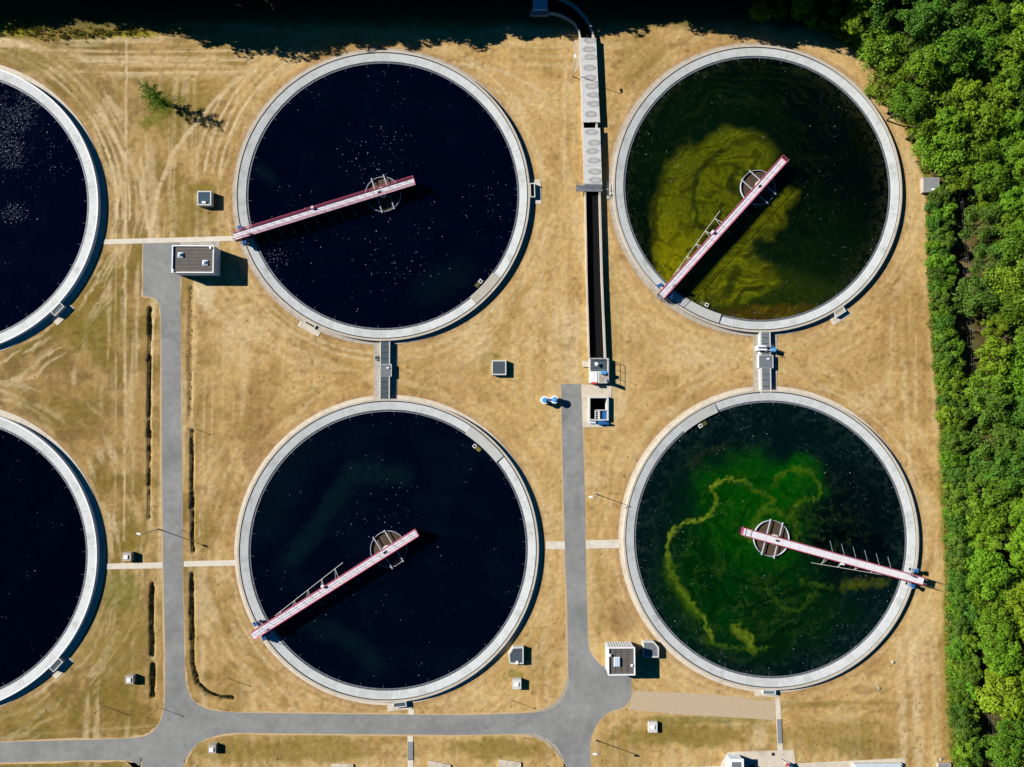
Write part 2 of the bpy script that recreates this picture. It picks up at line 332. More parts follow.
    sp = n.nodes.new('ShaderNodeSeparateColor'); L.new(vo.outputs['Color'], sp.inputs[0]); nn = n.nodes.new('ShaderNodeTexNoise'); nn.inputs['Scale'].default_value = .12; nn.inputs['Detail'].default_value = 3; L.new(tc.outputs['Object'], nn.inputs['Vector'])
    th = n.nodes.new('ShaderNodeMapRange'); th.inputs[1].default_value = .42; th.inputs[2].default_value = .62; th.inputs[3].default_value = .05; th.inputs[4].default_value = .45; L.new(nn.outputs['Fac'], th.inputs[0])
    def mth(op, x, y):
        q = n.nodes.new('ShaderNodeMath'); q.operation = op
        for i_, s_ in enumerate((x, y)):
            if isinstance(s_, (int, float)): q.inputs[i_].default_value = s_
            else: L.new(s_, q.inputs[i_])
        return q.outputs[0]
    dot = mth('MULTIPLY', mth('LESS_THAN', sp.outputs[0], th.outputs[0]), mth('LESS_THAN', vo.outputs['Distance'], mth('MULTIPLY', sp.outputs[1], .28)))
    fac = mth('MULTIPLY', mr.outputs[0], mth('SUBTRACT', 1.0, mth('MULTIPLY', dot, mth('MULTIPLY', sp.outputs[2], .55))))
    L.new(fac, vm.inputs['Scale']); L.new(vm.outputs[0], b.inputs['Base Color'])
    me.materials.append(m); o = bpy.data.objects.new('ground', me); C.objects.link(o); o['kind'] = 'structure'
    return o
build_ground()

# ---------------------------------------------------------------- roads and paths
def smooth_poly(pts, n=4, corners=((143, 243.5), (180, 242.5), (561, 384), (581, 384), (606, 668), (631, 673), (632, 690), (143, 296), (142.5, 296))):
    out = []; N = len(pts)
    for i in range(N):
        p0, p1, p2, p3 = [Vector(pts[(i+k-1) % N]) for k in range(4)]
        if tuple(pts[i]) in corners: p0 = p1*2-p2
        if tuple(pts[(i+1) % N]) in corners: p3 = p2*2-p1
        seg = (p2-p1).length
        if seg > 60: out.append(tuple(p1)); continue
        for k in range(n):
            t = k/n; out.append(tuple(.5*((2*p1)+(-p0+p2)*t+(2*p0-5*p1+4*p2-p3)*t*t+(-p0+3*p1-3*p2+p3)*t**3)))
    return out
road_px = [(143, 243.5), (180, 242.5), (180.5, 300), (181, 400), (182.5, 500), (183, 575), (184, 640), (185, 672), (187, 688), (193, 700), (203, 707), (218, 711), (260, 713), (350, 714),
           (456, 715), (500, 714), (530, 712.5), (548, 707), (559, 698), (566, 684), (568, 665), (567, 600), (565, 560), (563, 480), (561, 384), (581, 384), (583, 440), (585, 500),
           (586, 576), (587.5, 620), (588.5, 645), (592, 655), (600, 664), (606, 668), (631, 673), (632, 690), (630, 700), (622, 708), (611, 711), (600, 720), (593, 732), (590.5, 745),
           (591, 790), (594, 1000), (569, 1000), (569, 790), (566, 767), (560, 757), (550, 745), (535, 737), (515, 734), (456, 735), (350, 734), (260, 733), (232, 733), (215, 736),
           (200, 742), (190, 752), (185, 762), (184, 775), (184, 1000), (142, 1000), (142, 775), (139, 766), (130, 761), (110, 760), (60, 761), (0, 762.5), (-300, 770), (-300, 750),
           (0, 742), (60, 740.5), (110, 739), (140, 737), (152, 732), (160, 722), (164, 708), (165, 690), (165, 640), (163.5, 575), (162, 480), (161.5, 384), (161, 320), (158, 302),
           (152, 297.5), (143, 296)]
def offset_poly(pts, d):
    out = []; N = len(pts)
    for i in range(N):
        a, b, c = Vector(pts[i-1]), Vector(pts[i]), Vector(pts[(i+1) % N]); t = (c-a).normalized(); w_ = d*(.1+1.5*random.random()); out.append((b.x+t.y*w_, b.y-t.x*w_))
    return out
rp = smooth_poly(road_px)
rw = [P(*p) for p in rp]
vw = [P(*p) for p in offset_poly(rp, 1.6)]
def surface(name, mb, m): o = mb.build(name, m); o['kind'] = 'structure'; return o
b = MB(); b.sheet(vw, .010); surface('road_edge', b, M['verge'])
b = MB(); b.sheet(rw, .016); road = surface('road', b, M['asphalt'])
def edge_band(pts, w0):
    q = [Vector(P(*p)) for p in smooth_poly(pts, 5, (pts[0], pts[-1]))[:5*(len(pts)-1)+1]]; lft, rgt = [], []
    for i, p in enumerate(q):
        t = (q[min(i+1, len(q)-1)]-q[max(i-1, 0)]).normalized(); w_ = w0*(.15+.85*math.sin(PI*i/(len(q)-1)))*random.uniform(.75, 1.15); lft.append((p.x+t.y*.05, p.y-t.x*.05)); rgt.append((p.x-t.y*w_, p.y+t.x*w_))
    b = MB(); n_ = len(q); b.add([(*v, .022) for v in lft]+[(*v, .022) for v in rgt], [(i, i+1, n_+i+1, n_+i) for i in range(n_-1)]); surface('road_edge', b, M['oldconc2'])
M['oldconc2'] = mat('worn_road_edge', lin(186, 176, 158, K), var=.15, scale=2, dirt=lin(165, 156, 140, K), dirt_amt=.6)
edge_band([(529, 713.2), (547, 707.6), (559, 698.4), (566, 684.6), (568, 668)], -.55); edge_band([(567, 770), (560.6, 756.6), (550.5, 744.4), (535, 736.4), (512, 733.2)], -.45)
# wheel polish and crack streaks as a colour map inside the asphalt shader
n = M['asphalt'].node_tree; L = n.links; bs = n.nodes['Principled BSDF']; tc = [x for x in n.nodes if x.type == 'TEX_COORD'][0]
mp = n.nodes.new('ShaderNodeMapping'); mp.inputs['Scale'].default_value = (.22, .22, 1); L.new(tc.outputs['Object'], mp.inputs['Vector'])
t1 = n.nodes.new('ShaderNodeTexNoise'); t1.inputs['Scale'].default_value = 1.0; t1.inputs['Detail'].default_value = 3; L.new(mp.outputs[0], t1.inputs['Vector'])
vo = n.nodes.new('ShaderNodeTexVoronoi'); vo.feature = 'DISTANCE_TO_EDGE'; vo.inputs['Scale'].default_value = .11; vo.inputs['Randomness'].default_value = 1; L.new(tc.outputs['Object'], vo.inputs['Vector'])
lt = n.nodes.new('ShaderNodeMapRange'); lt.inputs[1].default_value = .0; lt.inputs[2].default_value = .012; lt.inputs[3].default_value = 1.12; lt.inputs[4].default_value = 1.0; L.new(vo.outputs['Distance'], lt.inputs[0])
ms = n.nodes.new('ShaderNodeMapRange'); ms.inputs[1].default_value = .35; ms.inputs[2].default_value = .65; ms.inputs[3].default_value = .93; ms.inputs[4].default_value = 1.06; L.new(t1.outputs['Fac'], ms.inputs[0])
mm = n.nodes.new('ShaderNodeMath'); mm.operation = 'MULTIPLY'; L.new(lt.outputs[0], mm.inputs[0]); L.new(ms.outputs[0], mm.inputs[1])
vm = n.nodes.new('ShaderNodeVectorMath'); vm.operation = 'SCALE'; old = bs.inputs['Base Color'].links[0].from_socket
L.new(old, vm.inputs[0]); L.new(mm.outputs[0], vm.inputs['Scale']); L.new(vm.outputs[0], bs.inputs['Base Color'])

M['path'] = mat('path_concrete', lin(240, 231, 214, K), var=.07, scale=1.5, dirt=lin(205, 192, 168, K), dirt_amt=.5, dirt_scale=.5, bump=.2)
def path_px(pts, m='path', z=.035, name='path'):
    b = MB(); w_ = [P(*p) for p in pts]; b.prism(w_, -.05, z); return surface(name, b, M[m])
path_px([(103, 239.5), (236, 236), (237, 240.7), (103, 244.5)])
path_px([(180.3, 241.2), (219.5, 240.8), (220, 247), (180.3, 247)], 'oldconc', .028, 'pavement')
path_px([(106, 563.7), (163, 562.4), (163.2, 568.2), (106, 569.2)])
path_px([(184, 561.2), (236, 560), (236, 565.6), (184, 566.6)])
path_px([(546, 541.3), (564.8, 541.5), (565, 549.3), (546, 549)])
path_px([(586, 540.2), (622, 539.5), (622, 548), (586, 548.6)])
path_px([(408.5, 709), (414, 709), (414, 714.6), (408.5, 714.6)])
path_px([(407.6, 736), (413, 736), (413.4, 800), (408, 800)])
path_px([(775, 698), (779.8, 698), (783, 751), (778, 751)])
path_px([(634, 691), (680, 692.5), (740, 696.5), (756, 700.5), (774.8, 700.5), (774.8, 720), (720, 716.5), (680, 714.5), (629, 709.5)], 'gravel', .022, 'gravel_strip')
path_px([(727.5, 751.8), (794, 750), (795.5, 763.4), (905, 758), (906, 820), (640, 820), (640, 768), (720, 766)], 'concrete', .040, 'pavement')
path_px([(581.5, 384.5), (612, 384.5), (613.5, 400), (620, 410), (621, 420), (616, 427), (600, 428), (582.5, 427.5)], 'concrete', .030, 'pavement') if False else None

# ---------------------------------------------------------------- tanks
def disc_grid(c, r, z, st, colfn, name, m, parent, loc):
    k = int(r/st)+1; g = np.arange(-k, k+1)*st; X, Y = np.meshgrid(g, g); rr = np.hypot(X, Y); inside = rr <= r+st
    f = np.where(rr > r, r/np.maximum(rr, 1e-6), 1.0); X, Y = X*f, Y*f
    idx = -np.ones(X.shape, int); idx[inside] = np.arange(inside.sum())
    a, b_, c_, d = idx[:-1, :-1], idx[:-1, 1:], idx[1:, 1:], idx[1:, :-1]; ok = (a >= 0) & (b_ >= 0) & (c_ >= 0) & (d >= 0)
    F = np.stack([a[ok], b_[ok], c_[ok], d[ok]], -1).astype(np.int32); v = np.stack([X[inside], Y[inside], np.zeros(inside.sum())+z], -1)
    me = bpy.data.meshes.new(name); me.vertices.add(len(v)); me.vertices.foreach_set('co', v.astype(np.float32).ravel())
    me.loops.add(F.size); me.loops.foreach_set('vertex_index', F.ravel()); me.polygons.add(len(F)); me.polygons.foreach_set('loop_start', np.arange(0, F.size, 4, dtype=np.int32))
    me.update(calc_edges=True); me.validate()
    WX, WY = X[inside]+c[0], Y[inside]+c[1]; U, V = plan(WX, WY, z); rgb, dens = colfn(WX, WY, U, V, rr[inside])
    set_col(me, 'water_colour', np.concatenate([rgb], -1)); set_col(me, 'fleck_density', np.repeat(dens[:, None], 3, 1)); me.materials.append(m)
    o = bpy.data.objects.new(name, me); C.objects.link(o); o.parent = parent; return o

def water_mat():
    m = bpy.data.materials.new('tank_water'); m.use_nodes = True; n = m.node_tree; L = n.links; b = n.nodes['Principled BSDF']
    b.inputs['Roughness'].default_value = .08; b.inputs['IOR'].default_value = 1.33; b.inputs['Specular IOR Level'].default_value = .4
    a = n.nodes.new('ShaderNodeAttribute'); a.attribute_name = 'water_colour'; d = n.nodes.new('ShaderNodeAttribute'); d.attribute_name = 'fleck_density'
    tc = n.nodes.new('ShaderNodeTexCoord'); N = lambda t: n.nodes.new(t)
    def math_(op, x, y):
        q = N('ShaderNodeMath'); q.operation = op
        for i, s_ in enumerate((x, y)):
            if isinstance(s_, (int, float)): q.inputs[i].default_value = s_
            else: L.new(s_, q.inputs[i])
        return q.outputs[0]
    tot = None
    for sc, rad, k in ((1.3, .10, 1.0), (2.6, .19, .9), (4.2, .30, .8), (7.0, .36, .9)):
        v = N('ShaderNodeTexVoronoi'); v.inputs['Scale'].default_value = sc; L.new(tc.outputs['Object'], v.inputs['Vector'])
        sep = N('ShaderNodeSeparateColor'); L.new(v.outputs['Color'], sep.inputs[0])
        on = math_('LESS_THAN', sep.outputs[0], d.outputs['Fac']); rd = math_('MULTIPLY', sep.outputs[1], rad)
        near = math_('LESS_THAN', v.outputs['Distance'], rd); q = math_('MULTIPLY', math_('MULTIPLY', on, near), math_('MULTIPLY', sep.outputs[2], k))
        tot = q if tot is None else math_('MAXIMUM', tot, q)
    # faint cloudy drift below the surface
    t = N('ShaderNodeTexNoise'); t.inputs['Scale'].default_value = 1.3; t.inputs['Detail'].default_value = 7; t.inputs['Roughness'].default_value = .7; t.inputs['Distortion'].default_value = .8; L.new(tc.outputs['Object'], t.inputs['Vector'])
    mr = N('ShaderNodeMapRange'); mr.inputs[1].default_value = .3; mr.inputs[2].default_value = .7; mr.inputs[3].default_value = .6; mr.inputs[4].default_value = 1.4; L.new(t.outputs['Fac'], mr.inputs[0])
    sc = N('ShaderNodeVectorMath'); sc.operation = 'SCALE'; L.new(a.outputs['Color'], sc.inputs[0]); L.new(mr.outputs[0], sc.inputs['Scale'])
    mx = N('ShaderNodeMix'); mx.data_type = 'RGBA'; L.new(tot, mx.inputs[0]); L.new(sc.outputs[0], mx.inputs[6]); mx.inputs[7].default_value = (.50, .51, .62, 1)
    L.new(mx.outputs[2], b.inputs['Base Color'])
    bn = N('ShaderNodeTexNoise'); bn.inputs['Scale'].default_value = 1.2; bn.inputs['Detail'].default_value = 3; L.new(tc.outputs['Object'], bn.inputs['Vector'])
    bp = N('ShaderNodeBump'); bp.inputs['Strength'].default_value = .05; bp.inputs['Distance'].default_value = .02; L.new(bn.outputs['Fac'], bp.inputs['Height']); L.new(bp.outputs[0], b.inputs['Normal'])
    return m
M['water'] = water_mat()
mixv = lambda c, t, k: c*(1-k[:, None])+np.array(t)[None, :]*k[:, None]
KW = K*.85
def blob(U, V, cx, cy, rx, ry, rot, wx, wy, s=.18):
    c_, s_ = math.cos(math.radians(rot)), math.sin(math.radians(rot)); x = U-cx+wx; y = V-cy+wy
    return 1-sstep(1-s, 1+s, np.hypot((x*c_+y*s_)/rx, (-x*s_+y*c_)/ry))
def water_dark(blue, spots, teal=()):
    def fn(X, Y, U, V, r):
        c = np.tile(np.array(blue), (len(X), 1)); nn = fbm(X*.12, Y*.12, 4, 3); n2 = fbm(X*.35+nn*3, Y*.35, 4, 9)
        c = mixv(c, (blue[0]*1.5, blue[1]*1.6+.0006, blue[2]*1.2+.0006), sstep(.45, .7, nn*.5+n2*.5))
        for (pts, wd, amt) in teal:
            d = segdist(U+(n2-.5)*14, V+(nn-.5)*18, pts); c = mixv(c, (.002, .011, .012), (1-sstep(wd*.2, wd, d))*amt)
        dn = .015*sstep(.5, .68, n2)
        for (cx, cy, rr, a) in spots: dn = np.maximum(dn, a*(1-sstep(.1, 1, np.hypot(U-cx, V-cy)/rr+(n2-.5)*1.2)))
        return c, dn
    return fn
def polymask(U, V, pts, soft):
    inside = np.zeros(U.shape, bool)
    for (x0, y0), (x1, y1) in zip(pts, pts[1:]+pts[:1]): inside ^= ((y0 > V) != (y1 > V)) & (U < (x1-x0)*(V-y0)/(y1-y0+1e-9)+x0)
    d = segdist(U, V, pts+pts[:1]); return sstep(-soft, soft, np.where(inside, d, -d))
def marble(X, Y, c0, seed, fr=.55, ft=.10, warp=3.2):
    """thin filaments drawn out along the rotation of the water"""
    a1 = fbm(X*.11, Y*.11, 4, seed)-.5; a2 = fbm(X*.11+40, Y*.11-13, 4, seed+7)-.5
    x, y = X-c0[0]+a1*warp*5, Y-c0[1]+a2*warp*5; b1 = fbm(x*.3, y*.3, 3, seed+3)-.5; b2 = fbm(x*.3+9, y*.3+5, 3, seed+4)-.5
    x, y = x+b1*warp*1.4, y+b2*warp*1.4; r = np.hypot(x, y); t = np.arctan2(y, x)
    n = .5*fbm(r*fr*2, (t+PI)*3.0+.0*r, 4, seed+11)+.5*fbm(r*fr*2, np.abs(t)*3.0, 4, seed+11)
    n = fbm(r*fr*2+20*ft*np.cos(t), 6*np.sin(t)+r*.1, 5, seed+12)
    return n, 1-np.clip(np.abs(n-.5)*14, 0, 1), 1-np.clip(np.abs(n-.58)*20, 0, 1)
def water_TR(X, Y, U, V, r):
    n1 = fbm(X*.10, Y*.10, 4, 3); n2 = fbm(X*.3, Y*.3, 4, 13); n3 = fbm(X*.9+n2*4, Y*.9+n1*6, 4, 23); wx, wy = (n1-.5)*50+(n2-.5)*26, (n2-.5)*50+(n1-.5)*20
    c = np.tile(np.array(lin(2, 11, 5, KW)), (len(X), 1)); D = lambda *a: lin(*a, KW)
    c = mixv(c, D(8, 32, 8), blob(U, V, 700, 160, 75, 90, 0, wx, wy, .5)*.6)
    c = mixv(c, D(12, 36, 8), blob(U, V, 800, 270, 70, 50, -20, wx, wy, .6)*.6)
    c = mixv(c, D(40, 56, 8), blob(U, V, 752, 292, 84, 26, 4, wx*.6, wy*.6, .5)*.75)
    n6 = fbm(X*.8, Y*.8, 4, 211)-.5; u_, v_ = U+wx*.35+n6*7, V+wy*.35+n6*6
    up = polymask(u_, v_, [(664, 294), (653, 240), (659, 188), (681, 150), (722, 129), (755, 133), (775, 150), (772, 178), (752, 200), (728, 228), (692, 280)], 8)
    lo_ = polymask(u_, v_, [(698, 302), (690, 288), (740, 232), (788, 188), (800, 192), (780, 222), (756, 246), (752, 262), (774, 270), (778, 284), (757, 296), (735, 308)], 8)
    c = mixv(c, D(88, 98, 8), up*.95); c = mixv(c, D(108, 116, 10), lo_*.9)
    c = mixv(c, D(148, 146, 4), up*sstep(.0, 1.0, (V-U*.55+190)/110.)*.85)
    c = mixv(c, D(100, 84, 14), blob(U, V, 756, 317, 66, 9, -6, wx*.2, wy*.2, .4)*.8)
    # dark curls drawn through the bloom
    for pts, wd in (([(722, 150), (700, 170), (690, 200), (696, 222), (712, 226)], 4), ([(735, 170), (726, 182), (730, 194), (742, 198)], 5), ([(760, 180), (745, 176), (738, 190)], 4), ([(735, 275), (730, 290), (728, 300)], 6), ([(690, 250), (705, 240), (716, 222), (722, 206)], 3), ([(762, 290), (745, 296), (735, 306)], 3)):
        d = segdist(U+(n2-.5)*16, V+(n1-.5)*22, pts); c = mixv(c, D(26, 40, 10), (1-sstep(wd*.3, wd, d))*.75)
    mn, f1, f2 = marble(X, Y, P(738, 205, .3), 301, .55, .10, 1.7); lit = sstep(.008, .05, c[:, 1])
    c = c*(1-.42*(sstep(.48, .40, mn)*lit)[:, None])*(1-.22*(f2*lit)[:, None]); c = mixv(c, D(140, 142, 14), f1*lit*.22)
    c = mixv(c, D(34, 50, 14), f1*(1-lit)*.35*sstep(900, 760, U))
    mot = sstep(.50, .62, fbm(X*1.7, Y*1.7, 3, 77))*sstep(20.0, 21.8, r)*.28; c = mixv(c, D(52, 54, 30), mot)
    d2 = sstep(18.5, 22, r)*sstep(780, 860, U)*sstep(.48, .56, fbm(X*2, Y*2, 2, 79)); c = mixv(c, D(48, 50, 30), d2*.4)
    return c, .05*sstep(.45, .65, n2)
def water_BR(X, Y, U, V, r):
    n1 = fbm(X*.10, Y*.10, 4, 103); n2 = fbm(X*.3, Y*.3, 4, 113); n3 = fbm(X*.8+n2*5, Y*.8+n1*6, 4, 123); wx, wy = (n1-.5)*44+(n2-.5)*20, (n2-.5)*36+(n1-.5)*18
    D = lambda *a: lin(*a, KW); c = np.tile(np.array(D(3, 24, 24)), (len(X), 1))
    c = mixv(c, D(4, 54, 5), blob(U, V, 748, 560, 84, 92, 0, wx, wy, .35)*.9)
    c = mixv(c, D(6, 74, 2), blob(U, V, 760, 510, 62, 52, 0, wx, wy, .3)*.9)
    c = mixv(c, D(6, 80, 2), blob(U, V, 800, 482, 30, 24, 0, wx*.5, wy*.5, .2)*.9)
    c = mixv(c, D(4, 40, 8), blob(U, V, 800, 620, 60, 36, -20, wx, wy, .5)*.8)
    c = mixv(c, D(2, 14, 16), blob(U, V, 852, 530, 46, 60, 0, wx, wy, .4)*.85)
    c = mixv(c, D(1, 6, 8), (1-sstep(3, 9, segdist(U+(n2-.5)*14, V+(n1-.5)*14, [(818, 545), (836, 532), (862, 534), (884, 546)])))*.8)
    # bright algae ribbons
    def rib(pts, wd, col, amt, wob=10):
        nonlocal c
        d = segdist(U+(n2-.5)*wob+(n4-.5)*9, V+(n1-.5)*wob+(n5-.5)*9, pts); k = (1-sstep(wd*.2, wd*1.15, d*(.45+1.2*n4)))
        c = mixv(c, col, k*amt*(.55+.45*sstep(.38, .60, n3*.5+n5*.5)))
    a = D(124, 148, 34); a2 = D(70, 106, 16)
    n4 = fbm(X*1.1, Y*1.1, 4, 171); n5 = fbm(X*2.2, Y*2.2, 3, 181)
    rib([(712, 640), (707, 627), (697, 612), (680, 592), (671, 576), (667, 556), (667, 544), (672, 528), (685, 521), (700, 519), (712, 513), (716, 501), (711, 489), (716, 483), (730, 480), (745, 482)], 2.9, a, 1.0, 8)
    rib([(668, 560), (671, 580), (682, 598), (700, 618)], 8, a2, .7, 8)
    rib([(745, 482), (752, 491), (762, 493), (772, 500), (766, 508)], 3, a2, .8, 10)
    rib([(772, 484), (780, 474), (795, 468), (812, 474), (822, 486), (820, 498), (802, 501), (792, 509), (797, 524), (798, 545)], 3.6, a2, .85, 8)
    rib([(764, 506), (756, 520), (750, 540)], 5, a2, .7, 10); rib([(758, 514), (775, 510), (792, 520)], 4, a2, .7, 10)
    rib([(735, 628), (748, 640), (752, 648)], 6.5, a, .85, 6); rib([(700, 640), (724, 648), (746, 650), (764, 650)], 3, a2, .7, 8)
    rib([(770, 590), (780, 610), (800, 612), (815, 596)], 3, a2, .45, 14); rib([(845, 588), (868, 584), (886, 583)], 7, D(92, 104, 10), .6, 6); rib([(800, 585), (830, 590)], 3, a2, .5, 12)
    rib([(655, 560), (655, 520), (670, 480), (700, 455), (735, 440)], 2.2, D(24, 44, 30), .7, 12); rib([(690, 620), (710, 650), (740, 662)], 3, D(40, 52, 20), .6, 8)
    rib([(690, 470), (705, 455), (722, 448)], 4, D(40, 50, 34), .6, 14)
    mn, f1, f2 = marble(X, Y, TANKS['BR'], 401, .5, .10, 1.9); gz = blob(U, V, 760, 560, 95, 100, 0, wx, wy, .3)
    c = c*(1-.32*(sstep(.52, .42, mn)*gz)[:, None]); c = mixv(c, D(62, 92, 20), f1*gz*.30*sstep(.42, .6, n2)); c = mixv(c, D(84, 104, 26), f2*gz*.22*sstep(.45, .62, n4)); c = mixv(c, D(30, 52, 44), f1*(1-gz)*.30*sstep(.45, .6, n2))
    mot = sstep(.52, .66, fbm(X*1.5, Y*1.5, 3, 77))*sstep(17.5, 21.8, r)*.30; c = mixv(c, D(44, 66, 56), mot)
    return c, .07*sstep(.45, .65, n2)

W = {'TL': water_dark((.0003, .0006, .0052), [(375, 160, 50, .09), (300, 230, 50, .04), (490, 200, 40, .06), (400, 250, 70, .05), (275, 258, 20, .35)], [([(262, 172), (272, 182)], 8, .35), ([(430, 290), (460, 270)], 26, .25)]),
     'BL': water_dark((.0004, .0012, .0056), [(390, 520, 50, .05), (330, 600, 40, .04)], [([(290, 560), (330, 510), (350, 478), (400, 476)], 16, .5), ([(310, 620), (350, 640), (375, 665)], 16, .35), ([(300, 430), (260, 520)], 40, .2)]),
     'TR': water_TR, 'BR': water_BR,
     'WL': water_dark((.0003, .0004, .0060), [(6, 148, 30, 3.2), (16, 118, 34, 1.4), (12, 212, 18, 1.0), (26, 100, 26, .8), (30, 140, 60, .12)]),
     'WB': water_dark((.0002, .0003, .0022), [])}

def tank(key, label, hh, groove, patch, outer_px):
    cx, cy = TANKS[key]; T = thing('settling_tank', label, 'settling tank', (cx, cy, 0), 0, 'round settling tanks'); c = (0, 0); A = lambda: MB()
    ro = 24.13 if groove else 24.22
    A().ring(c, RIN, ro, .0, hh-.05, z1i=hh-.05-.15).build('runway', M['runway'], T)
    if groove:
        A().ring(c, ro+.002, 24.29, 0, hh-.16).build('joint', M['groove'], T)
        A().ring(c, 24.292, 24.62, 0, hh+.015).build('kerb', M['strip'], T)
    else:
        A().ring(c, ro+.002, 24.40, 0, hh-.02).build('kerb', M['white'], T)
    A().ring(c, 24.4 if not groove else 24.61, 25.27 if groove else 25.36, -.05, .045, n=300).build('apron', M['concrete'] if key in ('BL', 'BR', 'WL', 'WB') else M['oldconc'], T)
    # radial expansion joints of the runway
    jt = None
    for k in range(24):
        a = 2*PI*k/24+.07
        if jt is None: b = A(); b.add([(RIN+.02, -.035, hh-.196), (ro-.02, -.035, hh-.048), (ro-.02, .035, hh-.048), (RIN+.02, .035, hh-.196)], [(0, 1, 2, 3)]); jt = b.build('expansion_joint', M['stain'], T); o = jt
        else: o = jt.copy(); C.objects.link(o); o.parent = T
        o.rotation_euler = (0, 0, a)
    # effluent launder, weir and brackets
    A().ring(c, 22.58, RIN-.002, 0, hh-.62).build('launder', M['dark'], T)
    t = A(); N = 1600                                              # toothed weir plate, one connected ring
    for k in range(N):
        a = 2*PI*k/N; q = (22.56, 22.82)[k % 2 ^ (k//2) % 2 if False else (k % 4 > 1)]
        t.v += [(22.50*math.cos(a), 22.50*math.sin(a), 0), (q*math.cos(a), q*math.sin(a), 0), (q*math.cos(a), q*math.sin(a), hh-.28), (22.50*math.cos(a), 22.50*math.sin(a), hh-.28)]
    for k in range(N):
        j2 = (k+1) % N
        for l in range(4): l2 = (l+1) % 4; t.f.append((4*k+l2, 4*k+l, 4*j2+l, 4*j2+l2))
    t.build('weir', M['weir'], T)
    sup = None
    for k in range(38):
        a = 2*PI*(k+.3)/38; u = Vector((math.cos(a), math.sin(a), 0))
        if sup is None: b = A(); b.box((22.22, 0, hh-.32), (.56, .05, .05)); sup = b.build('support_bracket', M['teeth'], T); o = sup
        else: o = sup.copy(); C.objects.link(o); o.parent = T
        o.rotation_euler = (0, 0, a)
    disc_grid((cx, cy), 22.50, hh-.37, .17 if key in ('TR', 'BR') else .3, W[key], 'water', M['water'], T, (cx, cy))
    # cover segment over the scum outlet, with the skimmer box inside it
    if patch:
        a0, a1 = [math.atan2(P(*q, hh)[1]-cy, P(*q, hh)[0]-cx) for q in patch]
        if a1 < a0: a1 += 2*PI
        A().ring(c, RIN-.28, 24.131, hh-.12, hh+.07, n=24, a0=a0, a1=a1, z1i=hh+.0).build('cover_segment', M['beige'] if key == 'TL' else M['greyseg'], T)
        am = a0+(a1-a0)*(.55 if key != 'BL' else .62); u = Vector((math.cos(am), math.sin(am), 0)); v = Vector((-u.y, u.x, 0)); p = u*(RIN-.95)+Vector((0, 0, hh-.26))
        q = A(); q.box(p+v*.1, (.62, .62, .22), am); sb = q.build('skimmer_box', M['rim'], T)
        q = A(); q.box(p+v*.1+Vector((0, 0, .115)), (.30, .34, .02), am); q.build('opening', M['dark'], sb)
        q = A(); q.box(p-v*.70+Vector((0, 0, -.06)), (.62, .8, .12), am); q.build('algae_mat', M['ditchweed'] if key != 'BL' else M['weed'], sb)
    return T
tank('TL', 'round settling tank at the top with dark blue water and a maroon-railed bridge', .65, True, ((475, 303), (500, 278)), None)
tank('TR', 'round settling tank with yellow-olive swirls of algae beside the woods', .68, True, ((683, 303), (719, 322)), None)
tank('BL', 'round settling tank with dark navy water between the two narrow roads', .65, True, ((500, 459), (468, 429)), None)
tank('BR', 'round settling tank with bright green algae ribbons in dark water', .68, True, ((716, 407), (683, 430)), None)
tank('WL', 'upper of two round tanks cut by the left edge, white foam flecks on blue water', .85, False, None, None)
tank('WB', 'lower of two round tanks cut by the left edge, plain black water', .85, False, None, None)

